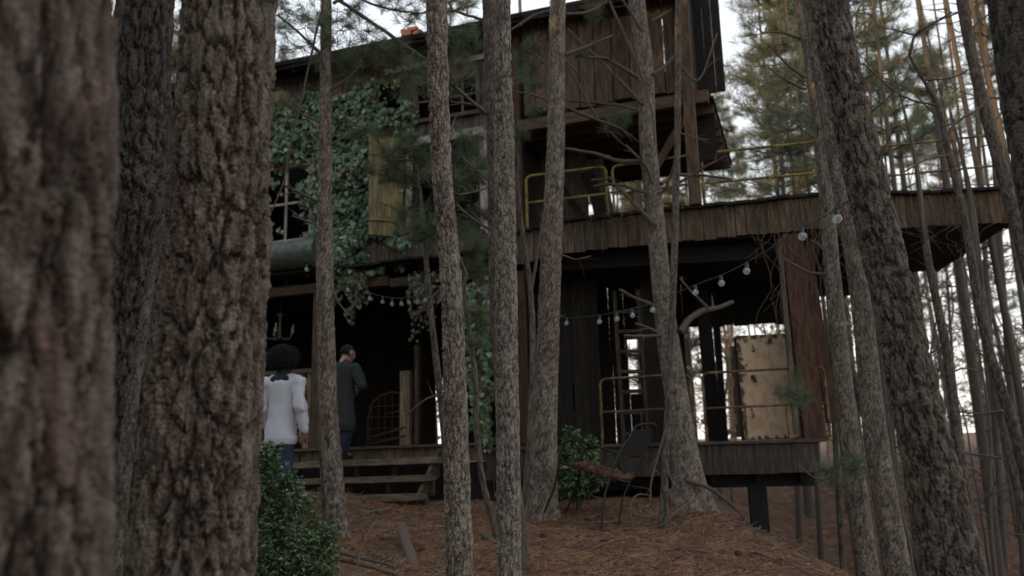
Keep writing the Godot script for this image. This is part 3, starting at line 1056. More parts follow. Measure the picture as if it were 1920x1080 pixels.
var IVY := [Color(0.066, 0.139, 0.070), Color(0.090, 0.178, 0.090), Color(0.047, 0.102, 0.052), Color(0.155, 0.256, 0.139), Color(0.116, 0.163, 0.066), Color(0.233, 0.310, 0.186), Color(0.053, 0.116, 0.062), Color(0.202, 0.155, 0.078)]
var VINE := [Color(0.055, 0.070, 0.030), Color(0.080, 0.085, 0.035), Color(0.040, 0.055, 0.025), Color(0.12, 0.10, 0.045)]


func make_ivy() -> void:
	var x := Transform3D(Basis(Vector3.UP, deg_to_rad(-19.0)), Vector3(-1.006, 0, -12.19))
	var t := thing("ivy", "dark green ivy spread over the upper front wall of the house", "ivy")
	t.transform = x
	var n := make_noise(60, 0.9, 3)
	var leaf := leaf_mesh(1.05, true, 0.25)
	var places := []
	var mb := MB.new()
	for k in 26000:
		var u := R(-5.0, 0.4)
		var h := R(2.95, 6.15)
		var m := n.get_noise_2d(u * 1.6, h * 1.6) * 1.0
		m += 0.66 - 0.55 * absf(u + 1.75) * (0.35 if u < -1.75 else 1.0)       # thickest left of the shutter
		m -= 0.55 * smoothstep(5.5, 6.15, h)
		if u > -3.25 and u < -2.32 and h > 3.62 and h < 4.95: m -= 0.85
		if u > -0.62: m -= 0.75 * smoothstep(-0.62, -0.3, u)
		if h < 3.3: m -= 0.6 * absf(u + 1.35) - 0.1
		if h < 3.62 and u < -2.0: m -= 0.7
		m += 0.7 * n.get_noise_2d(u * 6.0 + 9.0, h * 6.0)
		if R(-0.22, 0.5) > m: continue
		var thick := clampf(m, 0.1, 0.9) * 0.26
		var nrm := Vector3(R(-0.8, 0.8), R(-0.1, 0.9), 1.0)
		var s := R(0.04, 0.10)
		places.push_back(facing(nrm, Vector3(R(-0.6, 0.6), -1, R(0.0, 0.5)), s, Vector3(u, h, -0.12 + thick * pow(rng.randf(), 0.6))))
	for k in 70:
		var u := R(-4.6, -0.8)
		if u > -3.5 and u < -2.0: continue
		var p := [Vector3(u, 3.15, -0.1)]
		for q in 5: p.push_back(p[-1] + Vector3(R(-0.25, 0.25), R(0.35, 0.6), R(-0.01, 0.02)))
		twig(mb, p, 0.012, 0.003, lin(0.085, 0.062, 0.045), 5, 0.02)
	part("stem", mb.done(), M.twig, t)
	scatter("leaves", leaf, M.leaf, places, IVY, t)
	# vines hanging under the porch beam and beside the steps
	for v in [["vine", "leafy vine hanging from the porch beam near the dark coated man", -1.82, -1.2, 2.15, 2.95, 0.05, 230, VINE, 0.5],
			["vine", "leafy vine hanging beside the right end of the porch bulbs", -0.52, -0.08, 1.75, 2.85, 0.1, 200, VINE, 0.5],
			["creeper", "green creeper climbing between the two middle pine trunks", 0.2, 0.95, 0.1, 2.7, 0.3, 900, IVY, 0.1]]:
		var w := thing(v[0], v[1], "vine")
		w.transform = x
		var vm := MB.new()
		var pl := []
		for k in 9:
			var u := R(v[2], v[3])
			var p := [Vector3(u, v[5] + 0.05, v[6] - 0.1)]
			var end: float = lerpf(v[5], v[4], R(0.35, 1.0))
			for q in 4: p.push_back(Vector3(u + R(-0.08, 0.08), lerpf(v[5], end, (q + 1) / 4.0), v[6] + R(-0.08, 0.08)))
			twig(vm, p, 0.006, 0.002, lin(0.085, 0.062, 0.045), 5, 0.01)
			for q in int(v[7] / 9.0):
				var o := along(p, R(0.3, 3.99)) + rand_dir() * 0.06
				pl.push_back(facing(Vector3(R(-0.9, 0.9), R(0, 0.9), 1), Vector3(R(-0.7, 0.7), -1, 0.3), R(0.04, 0.09), o))
		part("stem", vm.done(), M.twig, w)
		scatter("leaves", leaf, M.leaf, pl, v[8], w)


# ---------------------------------------------------------------- bodies: capsules joined by a smooth minimum, meshed as surface nets
func flesh(mb: MB, caps: Array, cell: float, k: float, col: Callable) -> void:
	var lo := Vector3.ONE * 1e9
	var hi := -lo
	for c in caps:
		var q: Vector3 = c[4] if c.size() > 4 else Vector3.ONE
		var r: Vector3 = Vector3.ONE * maxf(c[2], c[3]) * q
		for e in 2:
			lo = lo.min(c[e] - r)
			hi = hi.max(c[e] + r)
	lo -= Vector3.ONE * (cell * 3 + k * 0.3)
	hi += Vector3.ONE * (cell * 3 + k * 0.3)
	var nx := int((hi.x - lo.x) / cell) + 2
	var ny := int((hi.y - lo.y) / cell) + 2
	var nz := int((hi.z - lo.z) / cell) + 2
	var f := PackedFloat32Array()
	f.resize(nx * ny * nz)
	f.fill(0.2)
	for c in caps:
		var a: Vector3 = c[0]
		var q: Vector3 = c[4] if c.size() > 4 else Vector3.ONE
		var b: Vector3 = (c[1] - a) / q
		var bb := maxf(b.dot(b), 1e-9)
		var sc := minf(q.x, minf(q.y, q.z))
		var reach: Vector3 = Vector3.ONE * maxf(c[2], c[3]) * q + Vector3.ONE * (k + cell * 2)
		var l: Vector3 = (((a as Vector3).min(c[1]) - reach - lo) / cell).floor().max(Vector3.ZERO)
		var h: Vector3 = (((a as Vector3).max(c[1]) + reach - lo) / cell).ceil()
		for iz in range(int(l.z), mini(int(h.z), nz - 1) + 1):
			for iy in range(int(l.y), mini(int(h.y), ny - 1) + 1):
				var at0 := (iz * ny + iy) * nx
				for ix in range(int(l.x), mini(int(h.x), nx - 1) + 1):
					var p := (lo + Vector3(ix, iy, iz) * cell - a) / q
					var t := clampf(p.dot(b) / bb, 0.0, 1.0)
					var d := ((p - b * t).length() - lerpf(c[2], c[3], t)) * sc
					var g := f[at0 + ix]
					var m := maxf(k - absf(d - g), 0.0) / k
					f[at0 + ix] = minf(d, g) - m * m * k * 0.25
	var ids := {}
	var first := mb.v.size()
	var offs := [0, 1, nx, nx + 1, nx * ny, nx * ny + 1, nx * ny + nx, nx * ny + nx + 1]
	var edges := [[0, 1], [2, 3], [4, 5], [6, 7], [0, 2], [1, 3], [4, 6], [5, 7], [0, 4], [1, 5], [2, 6], [3, 7]]
	for iz in nz - 1:
		for iy in ny - 1:
			for ix in nx - 1:
				var at0 := (iz * ny + iy) * nx + ix
				var g0 := f[at0]
				if absf(g0) > cell * 2.5: continue
				var s := 0
				for o in 8:
					if f[at0 + offs[o]] < 0: s += 1
				if s == 0 or s == 8: continue
				var sum := Vector3.ZERO
				var cnt := 0
				for e in edges:
					var u := f[at0 + offs[e[0]]]
					var w := f[at0 + offs[e[1]]]
					if (u < 0) != (w < 0):
						var t := u / (u - w)
						var pa := Vector3(e[0] & 1, (e[0] >> 1) & 1, e[0] >> 2)
						var pb := Vector3(e[1] & 1, (e[1] >> 1) & 1, e[1] >> 2)
						sum += pa.lerp(pb, t)
						cnt += 1
				ids[at0] = mb.v.size()
				var p := lo + (Vector3(ix, iy, iz) + sum / cnt) * cell
				mb.v.push_back(p)
				mb.n.push_back(Vector3(f[at0 + 1] - g0, f[at0 + nx] - g0, f[at0 + nx * ny] - g0))
				mb.c.push_back(col.call(p))
	for key: int in ids:
		var g0 := f[key]
		for ax in 3:
			var step: int = [1, nx, nx * ny][ax]
			var s1: int = [nx, nx * ny, 1][ax]
			var s2: int = [nx * ny, 1, nx][ax]
			var g1 := f[key + step]
			if (g0 < 0) == (g1 < 0): continue
			if not (ids.has(key - s1) and ids.has(key - s2) and ids.has(key - s1 - s2)): continue
			var q := [ids[key], ids[key - s1], ids[key - s1 - s2], ids[key - s2]]
			if g0 < 0: mb.i.append_array(PackedInt32Array([q[0], q[2], q[1], q[0], q[3], q[2]]))
			else: mb.i.append_array(PackedInt32Array([q[0], q[1], q[2], q[0], q[2], q[3]]))
	var acc := PackedVector3Array()
	acc.resize(mb.v.size() - first)
	for t in range(0, mb.i.size(), 3):
		if mb.i[t] < first: continue
		var a := mb.v[mb.i[t]]
		var m := (mb.v[mb.i[t + 2]] - a).cross(mb.v[mb.i[t + 1]] - a)
		for e in 3: acc[mb.i[t + e] - first] += m
	for q in acc.size(): mb.n[first + q] = acc[q].normalized()


func hand(mb: MB, wrist: Vector3, b: Basis, side: float, curl: float, col: Callable) -> void:    # fingers along -y of b, palm facing z, thumb towards x * side
	var caps := [[wrist + b * Vector3(-0.018, -0.02, 0), wrist + b * Vector3(-0.02, -0.085, 0.004), 0.018, 0.015], [wrist + b * Vector3(0.016, -0.02, 0), wrist + b * Vector3(0.024, -0.085, 0.004), 0.018, 0.015], [wrist + b * Vector3(0, 0.03, 0), wrist + b * Vector3(0, -0.03, 0), 0.024, 0.022]]
	for k in 4:
		var x := (0.028 - 0.0185 * k) * side
		var l: float = [0.066, 0.076, 0.070, 0.054][k]
		var o := wrist + b * Vector3(x, -0.09, 0.004)
		var d := Vector3(x * 0.5, -1, 0.25 * curl).normalized()
		var p1 := o + b * d * l * 0.45
		var d2 := Vector3(0, -1, 0.9 * curl).normalized()
		var p2 := p1 + b * d2 * l * 0.32
		var p3 := p2 + b * Vector3(0, -1, 1.8 * curl).normalized() * l * 0.26
		caps.append_array([[o, p1, 0.0092, 0.0085], [p1, p2, 0.0085, 0.0078], [p2, p3, 0.0078, 0.0068]])
	var t0 := wrist + b * Vector3(0.026 * side, -0.03, 0.006)
	var t1 := wrist + b * Vector3(0.052 * side, -0.062, 0.022)
	caps.append_array([[t0, t1, 0.0135, 0.0105], [t1, t1 + b * Vector3(0.010 * side, -0.034, 0.010), 0.0102, 0.008]])
	flesh(mb, caps, 0.0042, 0.006, col)


func head(mb: MB, o: Vector3, b: Basis, col: Callable) -> void:      # o: middle of the skull, b: -z is where the face looks
	var P := func(x: float, y: float, z: float) -> Vector3: return o + b * Vector3(x, y, z)
	var caps := [
		[P.call(0, 0.02, 0.012), P.call(0, 0.02, -0.012), 0.088, 0.086], [P.call(0, -0.04, -0.035), P.call(0, -0.085, -0.055), 0.060, 0.036],
		[P.call(0, -0.03, 0.01), P.call(0, -0.17, 0.03), 0.056, 0.056], [P.call(0, 0.015, -0.094), P.call(0, -0.028, -0.112), 0.010, 0.013],
		[P.call(-0.013, -0.032, -0.1), P.call(0.013, -0.032, -0.1), 0.010, 0.010], [P.call(-0.02, -0.062, -0.092), P.call(0.02, -0.062, -0.092), 0.010, 0.010],
		[P.call(-0.045, 0.028, -0.082), P.call(0.045, 0.028, -0.082), 0.014, 0.014], [P.call(-0.045, -0.02, -0.066), P.call(0.045, -0.02, -0.066), 0.030, 0.030]]
	for s: float in [-1.0, 1.0]:
		caps.append_array([[P.call(0.088 * s, 0.022, 0.012), P.call(0.084 * s, -0.022, 0.004), 0.013, 0.009], [P.call(0.034 * s, 0.008, -0.088), P.call(0.034 * s, 0.008, -0.089), 0.012, 0.012]])
	flesh(mb, caps, 0.006, 0.018, col)
	for s: float in [-1.0, 1.0]:
		mb.ball(P.call(0.033 * s, 0.008, -0.0945), Vector3.ONE * 0.0085, 8, 6, lin(0.03, 0.02, 0.015))


func make_woman() -> void:
	var g := ground(-2.53, -9.4)
	var t := thing("person", "person in white quilted jacket and blue jeans with rounded dark curly hair", "person", Vector3(-2.55, g, -9.4), deg_to_rad(-14.0))
	t.scale = Vector3.ONE * 1.035
	var skin := func(_p: Vector3) -> Color: return lin(0.16, 0.075, 0.045)
	var ra := [Vector3(0.185, 1.385, 0.0), Vector3(0.235, 1.11, 0.05), Vector3(0.262, 0.87, 0.0)]
	var la := [Vector3(-0.185, 1.385, 0.0), Vector3(-0.235, 1.12, 0.0), Vector3(-0.22, 0.9, -0.14)]
	var rl := [Vector3(0.09, 0.87, 0.0), Vector3(0.10, 0.47, 0.06), Vector3(0.10, 0.11, 0.27)]
	var ll := [Vector3(-0.09, 0.87, 0.0), Vector3(-0.10, 0.48, -0.15), Vector3(-0.10, 0.08, -0.12)]
	var mb := MB.new()
	var caps := [[Vector3(0, 1.36, 0), Vector3(0, 1.1, 0), 0.115, 0.10, Vector3(1.2, 1, 0.8)], [Vector3(0, 1.1, 0), Vector3(0, 0.88, 0), 0.09, 0.105, Vector3(1.15, 1, 0.85)], [Vector3(0, 1.38, 0), Vector3(0, 1.5, -0.01), 0.058, 0.052]]
	for a in [ra, la]: caps.append_array([[a[0], a[1], 0.045, 0.038], [a[1], a[2], 0.037, 0.026], [Vector3(a[0].x * 0.3, 1.37, 0), a[0], 0.06, 0.05]])
	for a in [rl, ll]: caps.append_array([[a[0] * Vector3(0.7, 0.93, 1), a[1], 0.07, 0.050], [a[1], a[2], 0.05, 0.036], [a[2], a[2] + Vector3(0, -0.05, -0.13), 0.036, 0.026]])
	flesh(mb, caps, 0.014, 0.04, skin)
	head(mb, Vector3(0, 1.60, -0.03), Basis(Vector3.UP, -0.35), skin)
	hand(mb, ra[2] + Vector3(0.006, -0.03, -0.01), Basis(Vector3.UP, 0.9), -1.0, 0.7, skin)
	hand(mb, la[2] + Vector3(0, -0.02, -0.02), Basis(Vector3.UP, -0.9), 1.0, 0.7, skin)
	part("body", mb.done(), M.skin, t)
	var jk := MB.new()
	var quilt := func(_p: Vector3) -> Color: return lin(0.60, 0.61, 0.66)
	caps = [[Vector3(0, 1.34, 0.005), Vector3(0, 1.08, 0.0), 0.132, 0.120, Vector3(1.18, 1, 0.85)], [Vector3(0, 1.08, 0), Vector3(0, 0.80, 0.01), 0.120, 0.152, Vector3(1.14, 1, 0.9)]]
	for a in [ra, la]: caps.append_array([[a[0] - Vector3(0, 0.01, 0), a[1], 0.066, 0.054], [a[1], a[2] + (a[1] - a[2]) * 0.08, 0.053, 0.043], [Vector3(a[0].x * 0.3, 1.39, 0), a[0], 0.078, 0.070]])
	for k in 5:      # soft rolls of the quilting and folds of the sleeve
		caps.push_back([ra[0].lerp(ra[1], 0.3 + 0.16 * k) + Vector3(-0.04, 0.02, 0.035), ra[0].lerp(ra[1], 0.36 + 0.16 * k) + Vector3(0.04, -0.015, 0.035), 0.022, 0.020])
	flesh(jk, caps, 0.012, 0.03, quilt)
	var crease := make_noise(77, 5.0, 3)
	for k in jk.v.size():
		var p := jk.v[k]
		if p.y < 0.70: continue
		var w := sin((p.x + p.y) * 62.0) * sin((p.x - p.y) * 62.0)
		jk.v[k] += jk.n[k] * (0.0060 * w + 0.004 + 0.026 * crease.get_noise_3d(p.x * 2.0, p.y, p.z * 2.0))
	for k in jk.v.size():
		if jk.v[k].y < 0.735 and absf(jk.v[k].x) < 0.225: jk.v[k].y = 0.735 + 0.012 * sin(jk.v[k].x * 9.0)
	part("jacket", jk.done(), M.cloth, t)
	var sc := MB.new()
	caps = [[Vector3(0, 1.43, 0.0), Vector3(0, 1.485, -0.015), 0.098, 0.082, Vector3(1.05, 1, 0.95)], [Vector3(-0.07, 1.42, 0.07), Vector3(0.07, 1.42, 0.07), 0.036, 0.034]]
	flesh(sc, caps, 0.01, 0.02, func(_p: Vector3) -> Color: return lin(0.016, 0.034, 0.040))
	part("scarf", sc.done(), M.cloth, t)
	var je := MB.new()
	caps = [[Vector3(0, 0.86, 0.0), Vector3(0, 0.80, 0.0), 0.105, 0.11, Vector3(1.2, 1, 0.95)]]
	for a in [rl, ll]: caps.append_array([[a[0] * Vector3(0.72, 0.90, 1), a[1], 0.086, 0.070], [a[1], a[2], 0.068, 0.060]])
	flesh(je, caps, 0.013, 0.03, func(_p: Vector3) -> Color: return lin(0.022, 0.040, 0.070))
	part("jeans", je.done(), M.cloth, t)
	for a in [rl, ll]:
		var sh := MB.new()
		flesh(sh, [[a[2] + Vector3(0, 0.02, 0.01), a[2] + Vector3(0, -0.03, 0.01), 0.05, 0.05], [a[2] + Vector3(0, -0.045, 0.02), a[2] + Vector3(0, -0.055, -0.14), 0.044, 0.036, Vector3(1, 0.8, 1)]], 0.012, 0.02, func(_p: Vector3) -> Color: return lin(0.02, 0.016, 0.014))
		part("shoe", sh.done(), M.cloth, t)
	var hm := MB.new()
	hm.ball(Vector3(0, 1.645, 0.01), Vector3(0.150, 0.128, 0.150), 40, 26, lin(0.012, 0.009, 0.008))
	var cn := make_noise(5, 9.0, 3)
	for k in hm.v.size():
		hm.v[k] += hm.n[k] * 0.05 * cn.get_noise_3dv(hm.v[k] * 2.0)
	part("hair", hm.done(), M.hair, t)
	var curl := MB.new()
	var ring := []
	var rr := []
	for q in 9:
		ring.push_back(Vector3(cos(q * 0.9) * 0.011, q * 0.0032 - 0.01, sin(q * 0.9) * 0.011))
		rr.push_back(0.0016)
	curl.tube(ring, rr, 3, Color.WHITE)
	var pl := []
	for k in 1500:
		var d := rand_dir()
		if d.z < -0.45 and d.y < 0.35: continue
		if d.y < -0.75: continue
		pl.push_back(aim(d + rand_dir() * 0.5, R(0.8, 1.5), Vector3(0, 1.645, 0.01) + d * Vector3(0.150, 0.128, 0.150) * R(0.98, 1.13)))
	scatter("curls", curl.done(), M.hair, pl, [Color(0.016, 0.012, 0.010), Color(0.011, 0.008, 0.007), Color(0.024, 0.017, 0.013)], t)


func make_man() -> void:
	var t := thing("person", "person in long dark coat with short dark hair climbing the porch steps", "person", Vector3(-2.43, -0.06, -12.1), deg_to_rad(-26.0))
	t.scale = Vector3.ONE * 1.05
	var skin := func(_p: Vector3) -> Color: return lin(0.33, 0.19, 0.135)
	var ra := [Vector3(0.195, 1.44, -0.02), Vector3(0.315, 1.20, 0.0), Vector3(0.13, 1.20, -0.26)]
	var la := [Vector3(-0.195, 1.44, -0.02), Vector3(-0.28, 1.18, -0.02), Vector3(-0.1, 1.15, -0.26)]
	var rl := [Vector3(0.09, 0.92, 0.02), Vector3(0.06, 0.50, 0.06), Vector3(-0.02, 0.09, 0.14)]
	var ll := [Vector3(-0.09, 0.92, 0.0), Vector3(-0.12, 0.66, -0.30), Vector3(-0.12, 0.33, -0.20)]
	var mb := MB.new()
	var caps := [[Vector3(0, 1.40, -0.02), Vector3(0, 1.1, 0), 0.13, 0.115, Vector3(1.25, 1, 0.8)], [Vector3(0, 1.1, 0), Vector3(0, 0.92, 0), 0.115, 0.135, Vector3(1.15, 1, 0.85)], [Vector3(0, 1.43, -0.02), Vector3(0, 1.56, -0.07), 0.062, 0.056]]
	for a in [ra, la]: caps.append_array([[a[0], a[1], 0.052, 0.043], [a[1], a[2], 0.042, 0.030], [Vector3(a[0].x * 0.3, 1.43, -0.02), a[0], 0.07, 0.058]])
	for a in [rl, ll]: caps.append_array([[a[0], a[1], 0.088, 0.058], [a[1], a[2], 0.056, 0.040], [a[2], a[2] + Vector3(0, -0.04, -0.15), 0.04, 0.03]])
	flesh(mb, caps, 0.015, 0.04, skin)
	var hb := Basis(Vector3.UP, -0.15) * Basis(Vector3.RIGHT, -0.42)
	head(mb, Vector3(0.0, 1.655, -0.10), hb, skin)
	hand(mb, ra[2] + Vector3(-0.03, 0.0, -0.01), Basis(Vector3.BACK, -1.5), 1.0, 0.8, skin)
	hand(mb, la[2] + Vector3(0.03, 0.0, -0.01), Basis(Vector3.BACK, 1.5), -1.0, 0.8, skin)
	part("body", mb.done(), M.skin, t)
	var ct := MB.new()
	caps = [[Vector3(0, 1.40, -0.01), Vector3(0, 1.10, 0.01), 0.150, 0.140, Vector3(1.25, 1, 0.82)], [Vector3(0, 1.10, 0.01), Vector3(0, 0.70, 0.03), 0.140, 0.185, Vector3(1.15, 1, 0.92)], [Vector3(0, 1.47, -0.02), Vector3(0, 1.51, -0.035), 0.085, 0.074]]
	for a in [ra, la]: caps.append_array([[a[0], a[1], 0.074, 0.062], [a[1], a[2] + (a[1] - a[2]) * 0.08, 0.060, 0.048], [Vector3(a[0].x * 0.3, 1.44, -0.01), a[0] - Vector3(0, 0.02, 0), 0.072, 0.064]])
	for k in 4:
		caps.push_back([ra[0].lerp(ra[1], 0.45 + 0.16 * k) + Vector3(-0.05, 0.02, 0.04), ra[0].lerp(ra[1], 0.5 + 0.16 * k) + Vector3(0.04, -0.01, 0.045), 0.02, 0.018])
	flesh(ct, caps, 0.013, 0.03, func(_p: Vector3) -> Color: return lin(0.024, 0.031, 0.031))
	var crease := make_noise(78, 4.0, 3)
	for k in ct.v.size():
		var p := ct.v[k]
		ct.v[k] += ct.n[k] * 0.018 * crease.get_noise_3d(p.x * 2.2, p.y * 0.8, p.z * 2.2)
	for k in ct.v.size():
		if ct.v[k].y < 0.60: ct.v[k].y = 0.60 + 0.015 * sin(ct.v[k].x * 11.0)
	part("coat", ct.done(), M.cloth, t)
	var je := MB.new()
	caps = [[Vector3(0, 0.95, 0.005), Vector3(0, 0.90, 0.01), 0.12, 0.125, Vector3(1.15, 1, 0.9)]]
	for a in [rl, ll]: caps.append_array([[a[0], a[1], 0.10, 0.075], [a[1], a[2], 0.072, 0.062]])
	flesh(je, caps, 0.014, 0.03, func(_p: Vector3) -> Color: return lin(0.016, 0.026, 0.042))
	part("jeans", je.done(), M.cloth, t)
	for a in [rl, ll]:
		var sh := MB.new()
		flesh(sh, [[a[2] + Vector3(0, 0.02, 0.01), a[2] + Vector3(0, -0.03, 0.01), 0.054, 0.054], [a[2] + Vector3(0, -0.045, 0.02), a[2] + Vector3(0, -0.052, -0.17), 0.048, 0.04, Vector3(1, 0.8, 1)]], 0.012, 0.02, func(_p: Vector3) -> Color: return lin(0.02, 0.016, 0.014))
		part("shoe", sh.done(), M.cloth, t)
	var hm := MB.new()
	hm.ball(Vector3.ZERO, Vector3(0.097, 0.098, 0.104), 30, 20, lin(0.020, 0.015, 0.012))
	var cn := make_noise(6, 12.0, 3)
	for k in hm.v.size():
		var p := hm.v[k]
		if p.z < -0.04 and p.y < 0.045 or p.y < -0.075: p *= 0.72      # hairline above the brow and the nape
		if absf(p.x) > 0.07 and p.y < 0.02: p.x *= 0.86
		hm.v[k] = Vector3(0.0, 1.685, -0.092) + hb * (p * (1.0 + 0.04 * cn.get_noise_3dv(p * 4.0)))
	part("hair", hm.done(), M.hair, t)


# ---------------------------------------------------------------- things on the slope and on the house
func make_chair() -> void:
	var o := at(1100, 975, -9.5)
	o.y = ground(o.x, o.z)
	var t := thing("garden_chair", "black metal garden chair standing askew on the straw slope", "chair", o)
	var q := func(x: float, y: float, z: float) -> Vector3: return at(x, y, z) - o
	var pipe := func(called: String, pts: Array, r: float) -> void:
		var mb := MB.new()
		var p := []
		var rs := []
		for k in (pts.size() - 1) * 5 + 1:
			p.push_back(along(pts, k / 5.0))
			rs.push_back(r)
		mb.tube(p, rs, 8, Color.WHITE)
		part(called, mb.done(), M.metal_black, t)
	var near_z := -9.5
	var far_z := -9.9
	pipe.call("front_leg", [q.call(1020, 962, -9.55), q.call(1040, 910, -9.52), q.call(1051, 850, near_z), q.call(1056, 832, near_z), q.call(1075, 826, near_z + 0.05), q.call(1110, 834, -9.38), q.call(1161, 851, -9.22)], 0.0125)
	pipe.call("front_leg", [q.call(1059, 964, -9.9), q.call(1080, 915, -9.88), q.call(1092, 858, -9.85), q.call(1098, 842, -9.85), q.call(1114, 838, -9.8), q.call(1150, 846, -9.7), q.call(1200, 858, -9.58)], 0.0125)
	pipe.call("rear_leg", [q.call(1127, 994, -9.12), q.call(1134, 930, -9.16), q.call(1147, 885, -9.19), q.call(1161, 850, -9.22), q.call(1178, 824, -9.25), q.call(1190, 803, -9.28), q.call(1200, 796, -9.32), q.call(1221, 794, -9.52), q.call(1229, 801, -9.58), q.call(1220, 822, -9.6), q.call(1202, 857, -9.58), q.call(1182, 900, -9.55), q.call(1168, 935, -9.5), q.call(1160, 986, -9.47)], 0.0125)
	pipe.call("back_loop", [q.call(1158, 868, -9.24), q.call(1163, 880, -9.3), q.call(1172, 885, -9.42), q.call(1181, 876, -9.54), q.call(1186, 868, -9.57)], 0.009)
	var c := [q.call(1053, 868, near_z), q.call(1171, 903, -9.16), q.call(1184, 893, -9.56), q.call(1094, 867, -9.86)]
	pipe.call("seat_frame", [c[0], c[0].lerp(c[1], 0.5), c[1], c[1].lerp(c[2], 0.5), c[2], c[2].lerp(c[3], 0.5), c[3], c[3].lerp(c[0], 0.5), c[0]], 0.012)
	var mb := MB.new()
	var n := 12
	for a in n:
		for b in n:
			var f := func(s: float, u: float) -> Vector3:
				return (c[0] as Vector3).lerp(c[1], s).lerp((c[3] as Vector3).lerp(c[2], s), u) - Vector3(0, 0.03 * sin(s * PI) * sin(u * PI), 0)
			mb.quad(f.call(a / 12.0, b / 12.0), f.call((a + 1) / 12.0, b / 12.0), f.call((a + 1) / 12.0, (b + 1) / 12.0), f.call(a / 12.0, (b + 1) / 12.0), Color.WHITE)
	part("seat", mb.done(), M.mesh_black, t)
	var straw := []
	for k in 260:
		var s := R(0.03, 0.97)
		var u := R(0.05, 0.95)
		var p: Vector3 = (c[0] as Vector3).lerp(c[1], s).lerp((c[3] as Vector3).lerp(c[2], s), u)
		straw.push_back(Transform3D(Basis(Vector3.UP, R(0, TAU)) * Basis(Vector3.RIGHT, R(-0.25, 0.25)), p + Vector3(0, R(-0.01, 0.015), 0)))
	scatter("straw", straw_mesh, M.straw, straw, STRAW, t)
	var bk := MB.new()
	var e := [q.call(1163, 852, -9.23), q.call(1192, 806, -9.29), q.call(1222, 806, -9.57), q.call(1199, 856, -9.57)]
	var m: Vector3 = ((e[1] - e[0]) as Vector3).cross(e[3] - e[0]).normalized() * 0.006
	bk.quad(e[0] + m, e[3] + m, e[2] + m, e[1] + m, Color.WHITE)
	bk.quad(e[0] - m, e[1] - m, e[2] - m, e[3] - m, Color.WHITE)
	bk.quad(e[1] - m, e[1] + m, e[2] + m, e[2] - m, Color.WHITE)
	bk.quad(e[0] - m, e[3] - m, e[3] + m, e[0] + m, Color.WHITE)
	bk.quad(e[0] - m, e[0] + m, e[1] + m, e[1] - m, Color.WHITE)
	bk.quad(e[3] + m, e[3] - m, e[2] - m, e[2] + m, Color.WHITE)
	part("back_panel", bk.done(), M.mesh_black, t)


func light_string(label: String, bulbs: Array, wire: Array) -> void:
	var o := at(wire[0][0], wire[0][1], wire[0][2])
	var t := thing("string_lights", label, "string lights", o)
	var mb := MB.new()
	var p := []
	for w in wire: p.push_back(at(w[0], w[1], w[2]) - o)
	var pts := []
	var rs := []
	for k in (p.size() - 1) * 8 + 1:
		pts.push_back(along(p, k / 8.0))
		rs.push_back(0.0045)
	mb.tube(pts, rs, 5, Color.WHITE)
	part("cable", mb.done(), M.cable, t)
	var glass := MB.new()
	glass.ball(Vector3.ZERO, Vector3.ONE * 0.029, 16, 12, Color.WHITE)
	var gm := glass.done()
	var sk := MB.new()
	sk.tube([Vector3(0, 0.028, 0), Vector3(0, 0.036, 0), Vector3(0, 0.058, 0), Vector3(0, 0.075, 0)], [0.014, 0.0165, 0.0165, 0.008], 10, Color.WHITE)
	var sm := sk.done()
	var fm := MB.new()
	fm.tube([Vector3(0, 0.028, 0), Vector3(0, 0.012, 0)], [0.006, 0.004], 6, Color.WHITE)
	fm.tube([Vector3(-0.002, 0.012, 0), Vector3(-0.011, -0.005, 0), Vector3(0, -0.001, 0.004), Vector3(0.011, -0.005, 0), Vector3(0.002, 0.012, 0)], [0.0012, 0.0012, 0.0012, 0.0012, 0.0012], 4, Color.WHITE)
	var fl := fm.done()
	for b in bulbs:
		var c := at(b[0], b[1], b[2]) - o
		var lean := Basis(Vector3.BACK, R(-0.15, 0.15))
		var bulb := part("bulb", gm, M.bulb_glass, t)
		bulb.transform = Transform3D(lean, c)
		part("filament", fl, M.filament, bulb)
		part("socket", sm, M.cable, t).transform = Transform3D(lean, c)


var straw_mesh: ArrayMesh
var STRAW := [Color(0.249, 0.116, 0.055), Color(0.195, 0.091, 0.045), Color(0.303, 0.154, 0.073), Color(0.134, 0.069, 0.040), Color(0.364, 0.214, 0.116), Color(0.215, 0.103, 0.053), Color(0.101, 0.055, 0.035)]


